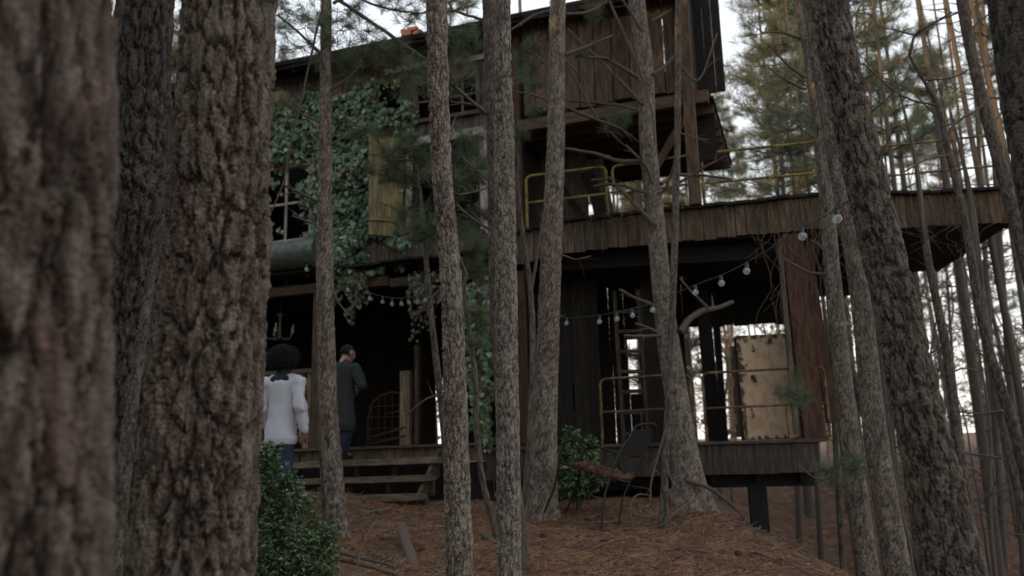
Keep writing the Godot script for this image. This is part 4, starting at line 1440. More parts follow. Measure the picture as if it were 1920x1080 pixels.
func make_straw() -> void:
	var mb := MB.new()
	for k in 6:
		var a := R(0, TAU)
		var d := Vector3(cos(a), R(-0.08, 0.42), sin(a))
		var l := R(0.05, 0.10)
		var o := Vector3(R(-0.04, 0.04), R(0, 0.02), R(-0.04, 0.04))
		var s := d.cross(Vector3(R(-0.4, 0.4), 1, R(-0.4, 0.4))).normalized() * 0.0021
		var bow := Vector3(R(-0.02, 0.02), -0.01, R(-0.02, 0.02))
		var p0 := o - d * l
		var p2 := o + d * l + bow
		mb.quad(p0 - s, o - s, o + s, p0 + s, Color.WHITE)
		mb.quad(o - s, p2 - s, p2 + s, o + s, Color.WHITE)
	straw_mesh = mb.done()
	var places := []
	for k in 95000:
		var d := 5.5 + 8.5 * pow(rng.randf(), 1.3)
		var x := R(-0.32, 0.50) * d
		if k % 4 == 0:
			d = R(12.0, 24.0)
			x = R(0.24, 0.66) * d
		var z := -d
		var e := 0.06
		var n := Vector3(ground(x - e, z) - ground(x + e, z), 2 * e, ground(x, z - e) - ground(x, z + e)).normalized()
		var b := Basis(Vector3.UP, R(0, TAU))
		b = Basis(Quaternion(Vector3.UP, n)) * b
		places.push_back(Transform3D(b.scaled(Vector3.ONE * R(0.8, 1.3)), Vector3(x, ground(x, z) + R(-0.005, 0.035), z)))
	tag(scatter("pine_straw", straw_mesh, M.straw, places, STRAW, self), "brown pine straw lying over the whole slope", "pine straw", "", "stuff")
	# broken twigs
	var tm := MB.new()
	tm.tube([Vector3(-0.11, 0, 0), Vector3(-0.02, 0.012, 0.01), Vector3(0.05, 0.006, -0.01), Vector3(0.12, 0.016, 0.012)], [0.0045, 0.004, 0.0036, 0.002], 5, Color.WHITE)
	tm.tube([Vector3(-0.02, 0.012, 0.01), Vector3(0.02, 0.02, 0.05), Vector3(0.04, 0.03, 0.08)], [0.003, 0.0025, 0.0015], 4, Color.WHITE)
	var tp := []
	for k in 420:
		var d := R(5.6, 13.0)
		var x := R(-0.28, 0.48) * d
		tp.push_back(Transform3D((Basis(Vector3.UP, R(0, TAU)) * Basis(Vector3.BACK, R(-0.15, 0.3))).scaled(Vector3.ONE * R(0.5, 2.2)), Vector3(x, ground(x, -d) + 0.025, -d)))
	tag(scatter("broken_twigs", tm.done(), M.straw, tp, [Color(0.17, 0.12, 0.09), Color(0.10, 0.07, 0.05), Color(0.24, 0.19, 0.15), Color(0.13, 0.09, 0.06)], self), "broken twigs strewn over the straw slope", "twigs", "", "stuff")
	# dead leaves and bits of bark among the straw
	var leaf := leaf_mesh(0.8, false, 0.5)
	var pl := []
	for k in 3600:
		var d := R(5.5, 26.0)
		var x := R(-0.30, 0.66) * d
		var y := ground(x, -d) + 0.03
		pl.push_back(facing(Vector3(R(-0.5, 0.5), 1, R(-0.5, 0.5)), Vector3(R(-1, 1), 0, R(-1, 1)), R(0.03, 0.08), Vector3(x, y, -d)))
	tag(scatter("dead_leaves", leaf, M.dryleaf, pl, [Color(0.24, 0.17, 0.12), Color(0.14, 0.08, 0.05), Color(0.30, 0.25, 0.20), Color(0.09, 0.06, 0.05)], self), "dead leaves strewn over the straw slope", "leaves", "", "stuff")


func make_litter() -> void:
	# logs and sticks: [label, z of each end, points, width]
	var rows := [
		["log", "short grey log lying end on towards the viewer on the straw", [[752, 986, -8.9], [764, 1022, -8.3], [779, 1066, -7.6]], 0.052, "log"],
		["log", "stubby log lying between the two middle pine trunks", [[905, 1000, -8.8], [935, 1022, -8.5]], 0.035, "log"],
		["stick", "thin forked stick lying across the foot of the thin sapling", [[1170, 992, -9.0], [1230, 987, -9.1], [1280, 950, -9.4], [1318, 925, -9.7]], 0.011, "stick"],
		["stick", "bowed bare stem standing beside the garden chair", [[1187, 988, -9.0], [1182, 950, -9.0], [1195, 928, -9.1], [1220, 932, -9.2], [1228, 960, -9.2]], 0.008, "stick"],
		["stick", "bent dry stalk with seed heads in front of the bush", [[668, 1072, -6.4], [680, 1020, -6.5], [700, 985, -6.6], [725, 972, -6.7]], 0.007, "stick"],
		["plank", "split grey plank half buried in straw at the bottom edge", [[625, 1046, -6.6], [690, 1060, -6.5], [745, 1078, -6.4]], 0.02, "plank"],
		["plank", "dark split plank behind the half buried grey plank", [[640, 1036, -6.9], [740, 1062, -6.7]], 0.016, "plank"]]
	for r in rows:
		var p := []
		for q in r[2]: p.push_back(at(q[0], q[1], q[2]))
		var o: Vector3 = p[0]
		for k in p.size(): p[k] -= o
		var t := thing(r[0], r[1], r[4], o)
		var mb := MB.new()
		twig(mb, p, r[3], r[3] * 0.85, lin(0.15, 0.105, 0.078), 12, r[3] * 0.12)
		part("stem", mb.done(), M.bark, t)
		if r[0] == "log":
			var e := MB.new()
			var d: Vector3 = (p[-1] - p[-2]).normalized()
			e.tube([p[-1], p[-1] + d * 0.012], [r[3] * 0.8, r[3] * 0.74], 12, lin(0.30, 0.20, 0.12))
			part("cut_end", e.done(), M.bark, t)
		else:
			var e := MB.new()
			for k in 3:
				var f := R(0.2, 0.8) * (p.size() - 1)
				var a := along(p, f)
				twig(e, [a, a + Vector3(R(-0.1, 0.1), R(0.02, 0.1), R(-0.05, 0.05)), a + Vector3(R(-0.22, 0.22), R(0.03, 0.16), R(-0.1, 0.1))], 0.005, 0.002, DEADWOOD, 4, 0.004)
			part("twig", e.done(), M.twig, t)
	# pine cones
	var cone := MB.new()
	for k in 70:
		var y := k / 70.0
		var a := k * 2.39996
		var r := 0.030 * sin(PI * (0.12 + 0.85 * y))
		var d := Vector3(cos(a), 0.35, sin(a)).normalized()
		cone.box(Vector3(cos(a) * r * 0.7, y * 0.085 - 0.03, sin(a) * r * 0.7), Vector3(0.013, 0.005, 0.020), lin(0.075, 0.048, 0.034), Basis.looking_at(d, Vector3.UP))
	var cm := cone.done()
	for c in [["pine cone on the straw just right of the short grey log", 792, 1003, -8.4], ["pine cone on the straw below the porch steps", 716, 978, -8.9], ["pine cone on the straw left of the garden chair feet", 1015, 1000, -8.7], ["pine cone on the straw slope right of the thin sapling", 1275, 1035, -8.2], ["pine cone on the bare slope above the ravine edge", 1385, 1060, -8.0]]:
		var p := at(c[1], c[2], c[3])
		p.y = ground(p.x, p.z) + 0.035
		var t := part("pine_cone", cm, M.twig, self)
		t.position = p
		t.rotation = Vector3(R(1.0, 1.9), R(0, TAU), 0)
		tag(t, c[0], "pine cone", "pine cones on the straw")


func make_porch_things() -> void:
	var x := Transform3D(Basis(Vector3.UP, deg_to_rad(-19.0)), Vector3(-1.006, 0, -12.19))
	# railing of the porch, left of the first post
	var t := thing("porch_railing", "wooden porch railing with upright balusters behind the person in white", "railing")
	t.transform = x
	board(t, "top_rail", "grey_across", Vector3(2.7, 0.06, 0.1), Vector3(-3.6, 1.56, -0.16))
	board(t, "bottom_rail", "grey_across", Vector3(2.7, 0.06, 0.05), Vector3(-3.6, 0.52, -0.16))
	for k in 22:
		board(t, "baluster", "pale_up", Vector3(0.075, 0.98, 0.025), Vector3(-4.88 + k * 0.122, 1.04, -0.16), Vector3(0, 0, R(-0.01, 0.01)))
	# chandelier
	var c := thing("chandelier", "small pale iron chandelier hanging in the dark porch", "chandelier", x * Vector3(-3.25, 0, -0.7))
	var iron := lin(0.16, 0.13, 0.10)
	var mb := MB.new()
	mb.tube([Vector3(0, 2.85, 0), Vector3(0, 2.62, 0)], [0.006, 0.006], 6, iron)
	mb.tube([Vector3(0, 2.62, 0), Vector3(0, 2.60, 0), Vector3(0, 2.58, 0), Vector3(0, 2.5, 0), Vector3(0, 2.35, 0), Vector3(0, 2.22, 0), Vector3(0, 2.18, 0)], [0.03, 0.085, 0.03, 0.018, 0.03, 0.022, 0.01], 12, iron)
	part("stem", mb.done(), M.paint, c)
	for k in 5:
		var d := Vector3(cos(TAU * k / 5 + 0.3), 0, sin(TAU * k / 5 + 0.3))
		var am := MB.new()
		am.tube([Vector3(0, 2.24, 0), d * 0.1 + Vector3(0, 2.19, 0), d * 0.2 + Vector3(0, 2.2, 0), d * 0.25 + Vector3(0, 2.28, 0)], [0.011, 0.011, 0.011, 0.011], 6, iron)
		var a := part("arm", am.done(), M.paint, c)
		var cm := MB.new()
		cm.tube([d * 0.25 + Vector3(0, 2.28, 0), d * 0.25 + Vector3(0, 2.30, 0), d * 0.25 + Vector3(0, 2.305, 0), d * 0.25 + Vector3(0, 2.42, 0)], [0.012, 0.03, 0.013, 0.013], 8, lin(0.45, 0.40, 0.32))
		part("candle", cm.done(), M.paint, a)
	# rusted bed frame leaning in the porch
	var b := thing("bed_frame", "rusted wire bed frame standing inside the porch doorway", "bed frame", x * Vector3(-1.2, 0.38, -0.75), deg_to_rad(-19.0))
	var rust := lin(0.075, 0.034, 0.020)
	var fr := MB.new()
	var arch := [Vector3(-0.42, 0, 0), Vector3(-0.42, 0.45, 0), Vector3(-0.36, 0.68, 0), Vector3(-0.2, 0.80, 0), Vector3(0, 0.84, 0), Vector3(0.2, 0.80, 0), Vector3(0.36, 0.68, 0), Vector3(0.42, 0.45, 0), Vector3(0.42, 0, 0)]
	fr.tube(arch, [0.014, 0.014, 0.014, 0.014, 0.014, 0.014, 0.014, 0.014, 0.014], 7, rust)
	part("frame", fr.done(), M.rusty, b)
	for k in 7:
		var u := -0.36 + k * 0.12
		var wm := MB.new()
		wm.tube([Vector3(u, 0.05, 0.0), Vector3(u, 0.82 - 1.3 * u * u, 0.0)], [0.006, 0.006], 5, rust)
		part("bar", wm.done(), M.rusty, b)
	for k in 4:
		var wm := MB.new()
		wm.tube([Vector3(-0.42, 0.12 + k * 0.17, 0.01), Vector3(0.42, 0.12 + k * 0.17, 0.01)], [0.007, 0.007], 5, rust)
		part("bar", wm.done(), M.rusty, b)
	for k in 2:
		stick(b, "side_iron", "rust_across", Vector3(-0.4, 0.04 + 0.1 * k, 0.1), Vector3(0.5, 0.14 + 0.12 * k, 0.55), 0.03, 0.02)


# ---------------------------------------------------------------- the wood beyond
func sapling_kinds() -> Array:
	var out := []
	for kind in 4:
		var mb := MB.new()
		var pl := []
		var h: float = [5.5, 7.5, 4.5, 6.5][kind]
		var p := [Vector3(0, -0.2, 0)]
		for k in 5: p.push_back(Vector3(R(-0.12, 0.12) * (k + 1), h * (k + 1) / 5.0, R(-0.12, 0.12) * (k + 1)))
		twig(mb, p, 0.034, 0.008, lin(0.13, 0.11, 0.095), 6, 0.01)
		for k in 26:
			var f := R(0.8, 4.9)
			var o := along(p, f)
			var a := R(0, TAU)
			var l := R(0.5, 1.5) * (1.1 - f / 6.5)
			var d := Vector3(cos(a), R(0.2, 0.9), sin(a))
			var q := [o, o + d * l * 0.5 + rand_dir() * 0.05, o + d * l + rand_dir() * 0.15]
			twig(mb, q, 0.011, 0.003, lin(0.12, 0.10, 0.09), 4, 0.012)
			for e in 4:
				var s := along(q, R(0.5, 1.95))
				var g := (d + rand_dir() * 0.9).normalized() * R(0.15, 0.5)
				mb.tube([s, s + g * 0.5 + rand_dir() * 0.02, s + g], [0.0045, 0.003, 0.0015], 3, lin(0.12, 0.10, 0.09))
				if kind < 3:
					for z in 6:
						pl.push_back(facing(rand_dir() + Vector3(0, 0.5, 0), Vector3(R(-0.6, 0.6), -1, R(-0.6, 0.6)), R(0.07, 0.13), s + g * R(0.3, 1.05) + rand_dir() * 0.04))
		out.push_back([mb.done(), pl])
	return out


# describe each tree of a scattered wood by where it shows and how far along its row it stands
func number_off(plan: Array, what: Array) -> void:
	var words := "first second third fourth fifth sixth seventh eighth ninth tenth eleventh twelfth thirteenth fourteenth fifteenth sixteenth seventeenth eighteenth nineteenth twentieth twenty-first twenty-second twenty-third twenty-fourth twenty-fifth twenty-sixth twenty-seventh twenty-eighth twenty-ninth thirtieth thirty-first thirty-second".split(" ")
	plan.sort_custom(func(a, b): return a.x / a.z > b.x / b.z)
	var count := {}
	for q in plan:
		var bearing: float = -q.x / q.z
		var far := "near" if q.z > -20.0 else "middle distance" if q.z > -32.0 else "far"
		var place := "left of the house" if bearing < 0.0 else "behind the house" if bearing < 0.2 else "seen through the lower room" if bearing < 0.36 else "right of the deck posts" if bearing < 0.48 else "beyond the deck's right end"
		var w: String = what[q.kind % what.size()]
		var key := far + w + place
		count[key] = count.get(key, -1) + 1
		q.label = "%s %s %s, %s one from the left" % [far, w, place, words[mini(count[key], 31)]]


func make_wood() -> void:
	var sky_side := RandomNumberGenerator.new()
	sky_side.seed = 31
	var fr := func(a: float, b: float) -> float: return sky_side.randf_range(a, b)
	# placed by eye where the photograph shows one: [kind, x, z, size, label]
	for s in [[0, 6.6, -20.0, 0.95, "pale crowned pine standing behind the right end of the deck"], [1, 10.6, -22.0, 0.95, "tall green pine beyond the deck near the right edge"],
			[3, 3.3, -21.0, 1.0, "young pine with low yellowish crown seen through the upper deck"], [3, 5.0, -24.5, 1.15, "second young yellowish pine showing behind the deck railing"], [0, -1.6, -24.0, 1.05, "pine whose top shows above the house roof"], [2, 0.8, -27.0, 1.15, "pine with sunlit yellow crown just above the house roof"], [4, -8.3, -20.0, 1.1, "bushy pine glimpsed between the two plated trunks at the left"], [3, -7.4, -17.5, 1.1, "low yellowish pine glimpsed left of the house"]]:
		far_pine(s[0], s[1], s[2], s[3], s[2] * 1.7, "pine_tree", s[4], "pines of the wood behind the house")
	var n := 0
	var tries := 0
	var spots := []
	var plan := []
	while n < 72 and tries < 4000:
		tries += 1
		var d: float = 13.5 + 36.0 * pow(sky_side.randf(), 1.15)
		var x: float = fr.call(0.02, 0.66) * d
		if sky_side.randf() < 0.14: x = fr.call(-0.35, 0.05) * d
		if d < 18.5 and x < 5.6: continue
		var clash := false
		for q in spots:
			if Vector2(x, d).distance_to(q) < 0.75: clash = true
		if clash: continue
		spots.push_back(Vector2(x, d))
		var kind: int = [8, 7, 6, 5, 8, 7, 6, 5][n % 8]
		plan.push_back({"kind": kind, "x": x, "z": -d, "size": fr.call(0.75, 1.15), "turn": fr.call(0, TAU), "lean": Vector2(fr.call(-0.02, 0.02), fr.call(-0.015, 0.05))})
		n += 1
	for k in 15:
		var d: float = fr.call(10.5, 21.0)
		plan.push_back({"kind": 7, "x": fr.call(0.47, 0.66) * d, "z": -d, "size": fr.call(1.0, 1.2), "turn": fr.call(0, TAU), "lean": Vector2(fr.call(-0.03, 0.03), fr.call(-0.01, 0.07))})
	number_off(plan, ["pine"])
	for q in plan:
		far_pine(q.kind, q.x, q.z, q.size, q.turn, "pine_tree", q.label, "pines of the wood behind the house", q.lean)
	var young := []
	var kinds := sapling_kinds()
	var leaf := leaf_mesh(0.6, false, 0.4)
	var mms := []
	for k in kinds:
		mms.push_back(copies_of(leaf, k[1], [Color(0.36, 0.27, 0.18), Color(0.46, 0.36, 0.26), Color(0.30, 0.21, 0.13), Color(0.55, 0.45, 0.34)]) if k[1].size() else null)
	for k in 62:
		var d: float = 19.0 + 26.0 * sky_side.randf()
		var x: float = fr.call(0.08, 0.66) * d
		
		var j := k % 4
		young.push_back({"kind": j, "x": x, "z": -d, "size": fr.call(0.7, 1.3), "turn": fr.call(0, TAU)})
	for k in 34:
		var d: float = fr.call(11.0, 30.0)
		young.push_back({"kind": 3, "x": fr.call(0.44, 0.66) * d, "z": -d, "size": fr.call(0.6, 1.1), "turn": fr.call(0, TAU)})
	for q in [[0, -1.75, -19.5, 1.0], [1, -2.15, -21.5, 0.9], [2, -1.95, -23.0, 1.2], [0, -2.6, -24.0, 1.1]]:
		young.push_back({"kind": q[0], "x": q[1], "z": q[2], "size": q[3], "turn": q[1] * 3.0})
	number_off(young, ["tan leaved sapling", "tan leaved sapling", "tan leaved sapling", "bare grey sapling"])
	for q in young:
		var t := thing("sapling", q.label, "tree", Vector3(q.x, ground(q.x, q.z), q.z), q.turn, "saplings of the wood behind the house")
		t.scale = Vector3.ONE * q.size
		part("stem", kinds[q.kind][0], M.twig, t)
		if mms[q.kind]: place_copies("leaves", mms[q.kind], M.dryleaf, t)
	# the same wood to the left of and behind the viewer, which keeps the low sun off the slope
	sky_side.seed = 77
	for k in 112:
		var a: float = fr.call(-2.65, -1.0)      # bearing, measured from straight ahead, to the left
		var d: float = fr.call(9.0, 26.0)
		var x := sin(a) * d
		var z := -cos(a) * d
		far_pine(4, x, z, fr.call(0.85, 1.08), fr.call(0, TAU), "pine_tree", "full crowned pine of the wood to the left of the viewer", "pines round the viewer")


func make_trees() -> void:
	# bark: [relief, plate width, plate height, tone, redness]
	var big := [0.040, 0.064, 0.19, 0.74, 0.8, 0.55]
	var mid := [0.015, 0.040, 0.105, 1.25, 0.45, 0.25]
	var thin := [0.004, 0.024, 0.07, 0.75, 0.3]
	pine("pine_tree", "huge blurred pine trunk filling the left edge", -1.75, [[34, 0], [27, 500], [12, 1080]], [322, 322, 334], 220, 0.006, [0.040, 0.085, 0.34, 0.58, 1.1, 0.7], 11, 0.0, 9.0)
	pine("pine_tree", "rough pine trunk between the two biggest trunks", -4.7, [[272, 0], [252, 450], [222, 800], [205, 1080]], [98, 102, 108, 112], 150, 0.012, [0.036, 0.06, 0.17, 0.40, 0.5, 0.3], 12, 0.0, 8.0)
	pine("pine_tree", "thick pine trunk with deep plated bark in front of the house's left end", -3.3, [[432, 0], [406, 500], [380, 800], [360, 1080]], [160, 182, 202, 222], 240, 0.007, big, 13, 0.0, 9.0, 4)
	var s0 := pine("sapling", "thin bare stem squeezed between the two plated trunks", -4.2, [[290, 480], [268, 620], [240, 820], [215, 1080]], [14, 19, 24, 28], 20, 0.02, thin, 14, 0.0, 0.5)
	var t4 := pine("pine_tree", "narrow pine trunk in front of the porch steps", -8.9, [[612, 0], [610, 260], [609, 500], [616, 760], [632, 970]], [19, 23, 31, 33, 38], 50, 0.022, mid, 15, 0.25, 5.0)
	branches(t4, [[8, 4, -8.9, 603, 103, 570, 70, 520, 28], [9, 5, -8.9, 614, -14, 690, 37, 745, 75, 797, 110, 850, 140], [5, 3, -8.7, 606, 8, 587, 87, 567, 182, 545, 270, 530, 345, 507, 400], [7, 4, -8.9, 600, 380, 565, 363, 530, 345], [6, 4, -8.9, 600, 424, 575, 414, 548, 405], [7, 3, -8.7, 625, 6, 660, -8, 700, 8, 745, 20, 790, 25], [5, 3, -8.8, 622, 270, 660, 250, 700, 235], [5, 3, -8.8, 600, 230, 560, 210, 520, 185], [5, 2, -8.8, 618, 170, 660, 140, 690, 90], [4, 2, -8.9, 622, 540, 640, 575, 655, 590]])
	needle_sprays(t4, [[540, 20], [575, 55], [560, 90], [640, 60], [600, 30], [640, 100], [690, 60], [720, 95], [650, 20], [740, 110], [780, 130], [820, 140], [700, 120], [660, 130], [690, 240], [555, 30], [800, 20], [740, 20], [530, 190], [860, 150], [760, 150]], -8.9, 0.22, 9, 0.95)
	var t5 := pine("pine_tree", "slim straight pine trunk left of the middle pair", -5.4, [[819, 0], [826, 270], [846, 540], [855, 810], [862, 1080]], [38, 36, 39, 44, 51], 90, 0.010, mid, 16, 0.0, 7.0)
	branches(t5, [[8, 5, -5.5, 842, 258, 850, 248, 838, 232], [5, 3, -5.4, 835, 30, 845, 12, 830, -4]])
	var t6b := pine("pine_tree", "darker pine trunk half hidden behind the lichened trunk", -7.4, [[918, 0], [926, 270], [931, 540], [946, 760], [962, 960]], [27, 24, 28, 34, 40], 60, 0.018, [0.010, 0.034, 0.075, 0.72, 0.4], 17, 0.1, 6.0, 5)
	branches(t6b, [[9, 5, -7.4, 915, 215, 890, 195, 850, 160, 840, 150], [7, 4, -7.4, 912, 205, 890, 197, 845, 192], [6, 4, -7.4, 924, 345, 900, 325, 865, 293], [8, 5, -7.4, 925, 435, 900, 420, 855, 383], [7, 4, -7.4, 912, 38, 880, 30, 845, 20, 790, 25], [5, 3, -7.4, 920, 350, 890, 360, 860, 365]])
	pine("pine_tree", "grey green lichened pine trunk right of the middle", -6.1, [[944, 0], [946, 270], [949, 540], [952, 810], [955, 1080]], [25, 36, 40, 43, 45], 80, 0.011, [0.013, 0.036, 0.10, 1.25, 0.3, 0.15], 18, 0.0, 6.0)
	var t7 := pine("pine_tree", "straight pine trunk with a flared foot left of the garden chair", -10.0, [[1046, 0], [1042, 270], [1031, 540], [1023, 780], [1018, 935]], [29, 33, 40, 43, 52], 60, 0.022, mid, 19, 0.35, 5.0, 5)
	branches(t7, [[8, 6, -9.9, 1060, 102, 1100, 88, 1150, 66], [7, 4, -10, 1060, 26, 1105, 22, 1140, 0], [6, 5, -9.9, 1030, 20, 1000, 30, 960, 56, 950, 62], [5, 4, -9.9, 1026, 188, 1000, 178, 968, 172], [4, 2, -9.9, 1062, 115, 1095, 150, 1100, 190], [4, 2, -9.8, 1054, 478, 1080, 486, 1108, 480], [4, 2, -9.9, 1025, 120, 1000, 100, 975, 90]])
	needle_sprays(t7, [[990, 90], [1000, 130], [1010, 210], [985, 250], [1005, 165], [975, 110]], -9.9, 0.15, 8, 0.9)
	var t8 := pine("pine_tree", "pale branchy pine with many dead limbs before the deck", -10.7, [[1194, 0], [1210, 130], [1215, 270], [1228, 400], [1241, 540], [1256, 660], [1279, 810], [1294, 935]], [31, 30, 32, 33, 36, 42, 46, 66], 64, 0.022, [0.007, 0.03, 0.08, 1.2, 0.2, 0.25], 20, 0.5, 4.0)
	branches(t8, [[9, 5, -10.6, 1203, 195, 1150, 138, 1065, 56], [9, 5, -10.6, 1197, 146, 1140, 112, 1100, 108], [9, 6, -10.6, 1224, 140, 1245, 125, 1270, 98], [7, 5, -10.6, 1222, 40, 1240, 30, 1252, 22], [6, 3, -10.5, 1060, 115, 1110, 205, 1130, 235, 1170, 272], [7, 4, -10.5, 1060, 200, 1110, 222, 1160, 240, 1203, 270], [7, 4, -10.6, 1196, 206, 1150, 196, 1065, 188], [5, 4, -10.3, 1140, -5, 1180, 85, 1200, 132, 1222, 210, 1228, 268],
		[10, 6, -10.6, 1203, 302, 1160, 302, 1115, 288, 1060, 279], [8, 5, -10.6, 1224, 345, 1210, 310, 1172, 272], [10, 6, -10.5, 1229, 422, 1190, 382, 1150, 347, 1113, 350], [6, 4, -10.6, 1150, 347, 1148, 335, 1108, 338], [7, 5, -10.6, 1212, 362, 1180, 352, 1155, 345], [9, 5, -10.5, 1240, 345, 1255, 332, 1275, 320], [8, 5, -10.6, 1226, 572, 1195, 560, 1161, 543], [7, 5, -10.6, 1240, 628, 1215, 615, 1191, 607], [6, 5, -10.6, 1240, 629, 1205, 630, 1171, 629], [15, 9, -10.6, 1275, 622, 1293, 598, 1320, 582, 1346, 577, 1374, 566], [5, 3, -10.5, 1330, 580, 1290, 540, 1275, 520], [10, 3, -10.4, 1285, 900, 1330, 915, 1375, 950, 1420, 1000], [7, 4, -10.6, 1205, 60, 1180, 20, 1160, -10]])
	needle_sprays(t8, [[1160, 220], [1150, 232], [1085, 100], [1115, 30]], -10.5, 0.12, 6, 0.9)
	var t9 := pine("sapling", "thin grey sapling rising in front of the branchy pine", -9.1, [[1272, 0], [1271, 140], [1270, 270], [1266, 420], [1262, 540], [1256, 700], [1248, 860], [1243, 1000]], [11, 12, 12, 13, 13, 14, 13, 15], 22, 0.03, thin, 23, 0.4, 3.0)
	branches(t9, [[7, 4, -9.1, 1272, 327, 1320, 329, 1372, 336], [6, 3, -9.1, 1274, 342, 1320, 315, 1362, 292], [4, 2, -9.1, 1276, 250, 1310, 260, 1330, 262], [5, 3, -9.0, 1250, 800, 1235, 850, 1222, 900, 1219, 945], [4, 2, -9, 1247, 860, 1262, 905, 1290, 940], [6, 4, -9.1, 1270, 290, 1250, 350, 1232, 365], [3, 2, -9.1, 1246, 935, 1258, 980, 1252, 1000], [5, 3, -9.1, 1273, 120, 1310, 150, 1345, 62]])
	pine("sapling", "slender stem standing close against the narrow porch trunk", -9.0, [[600, 520], [599, 640], [603, 770], [606, 900], [610, 962]], [9, 10, 11, 11, 13], 16, 0.04, thin, 24, 0.0, 1.2)
	# young pines in front of the house
	var s1 := pine("sapling", "young pine with green needle sprays before the shutter", -9.6, [[772, 250], [790, 380], [802, 520], [815, 650], [832, 800], [842, 940]], [5, 8, 10, 12, 14, 15], 16, 0.04, thin, 25, 0.0, 0.4)
	branches(s1, [[4, 2, -9.6, 790, 372, 755, 345, 735, 338], [4, 2, -9.5, 785, 340, 820, 310, 860, 300], [4, 2, -9.6, 795, 430, 760, 400, 715, 380], [4, 2, -9.4, 798, 470, 830, 440, 890, 420], [4, 2, -9.5, 776, 300, 740, 300, 705, 320], [4, 2, -9.6, 780, 320, 810, 350, 830, 380], [3, 2, -9.6, 800, 500, 790, 430, 770, 400], [4, 2, -9.5, 806, 560, 840, 530, 880, 500], [4, 2, -9.6, 828, 655, 840, 640, 848, 630], [5, 3, -9.5, 836, 742, 800, 748, 760, 780], [4, 2, -9.5, 812, 620, 800, 580, 785, 560]])
	needle_sprays(s1, [[745, 280], [775, 265], [720, 330], [770, 330], [800, 300], [830, 340], [870, 300], [880, 330], [900, 400], [870, 430], [885, 500], [820, 420], [760, 440], [800, 440], [880, 260], [770, 390], [735, 310], [895, 455], [905, 300], [850, 360], [710, 90], [860, 110], [880, 70], [820, 60]], -9.5, 0.16, 12, 1.0)
	var s2 := pine("sapling", "slim leaning stem with a fork beside the orange post", -9.8, [[970, 330], [978, 420], [992, 520], [999, 640], [994, 800], [985, 930]], [6, 8, 10, 11, 11, 12], 16, 0.04, thin, 26, 0.0, 0.5)
	branches(s2, [[7, 4, -9.8, 997, 540, 1010, 460, 1020, 395], [4, 2, -9.8, 1000, 640, 1030, 600, 1060, 590], [4, 2, -9.7, 975, 400, 950, 350, 940, 330]])
	var s3 := pine("sapling", "thin crooked stem among the creeper between the middle trunks", -8.6, [[870, 545], [880, 620], [892, 720], [893, 800], [905, 900], [920, 960]], [8, 9, 11, 11, 12, 13], 16, 0.04, thin, 27, 0.0, 0.4)
	branches(s3, [[4, 2, -8.6, 893, 725, 910, 727, 935, 733], [4, 2, -8.6, 880, 610, 900, 590, 915, 560], [3, 2, -8.5, 876, 580, 860, 560, 850, 540]])
	needle_sprays(s3, [[885, 585], [900, 600], [880, 640]], -8.6, 0.1, 7, 0.8)
	# right side
	var t10 := pine("pine_tree", "smooth grey pine trunk left of the leaning trunk", -8.6, [[1500, 0], [1520, 110], [1541, 270], [1563, 540], [1592, 810], [1628, 1080]], [23, 24, 24, 30, 36, 42], 50, 0.02, [0.006, 0.03, 0.08, 1.0, 0.15], 28, 0.0, 6.0)
	branches(t10, [[6, 3, -8.6, 1500, 72, 1470, 62, 1440, 60], [6, 3, -8.6, 1508, 145, 1475, 120, 1440, 82], [6, 3, -8.6, 1512, 168, 1470, 148, 1440, 125], [7, 4, -8.6, 1550, 514, 1520, 511, 1495, 500, 1465, 484], [5, 3, -8.6, 1545, 470, 1530, 455, 1520, 450], [5, 3, -8.5, 1590, 850, 1545, 900, 1490, 870]])
	var t10b := pine("pine_tree", "brown grey pine trunk touching the leaning trunk", -7.4, [[1512, -40], [1535, 110], [1562, 270], [1611, 540], [1641, 810], [1684, 1080]], [26, 28, 30, 36, 42, 50], 56, 0.018, [0.007, 0.03, 0.08, 0.9, 0.25], 29, 0.0, 6.0, 5)
	needle_sprays(t10b, [[1475, 725], [1490, 745], [1575, 870], [1560, 900], [1480, 740], [1610, 880]], -8.2, 0.16, 6, 0.9)
	var t11 := pine("pine_tree", "stout dark pine trunk leaning left on the right side", -4.5, [[1553, 0], [1608, 270], [1671, 540], [1731, 810], [1788, 1080]], [64, 69, 75, 88, 114], 150, 0.010, [0.024, 0.05, 0.15, 0.72, 0.6, 0.35], 30, 0.0, 7.0, 4)
	branches(t11, [[5, 3, -4.5, 1592, 40, 1610, 15, 1625, -5], [4, 2, -4.4, 1648, 300, 1672, 250, 1700, 220]])
	var t12 := pine("pine_tree", "slender dark pine slanting past the right end of the deck", -9.0, [[1800, -20], [1826, 120], [1856, 240], [1882, 330], [1915, 450], [1960, 640]], [19, 20, 22, 24, 26, 28], 36, 0.03, [0.006, 0.03, 0.07, 0.65, 0.3], 31, 0.0, 6.0, 5)
	branches(t12, [[5, 2, -9, 1815, 60, 1850, 30, 1880, 20], [4, 2, -9, 1805, 20, 1770, 35, 1740, 45], [5, 3, -9, 1850, 195, 1790, 230, 1750, 238], [5, 2, -9, 1858, 235, 1890, 200, 1915, 185], [4, 2, -9, 1830, 130, 1870, 115, 1900, 100]])
	pine("pine_tree", "blurred dark pine trunk at the top right corner", -3.6, [[1905, 0], [1948, 270], [2010, 600]], [94, 98, 104], 90, 0.014, [0.016, 0.05, 0.13, 0.4, 0.4], 32, 0.0, 7.0, -1)
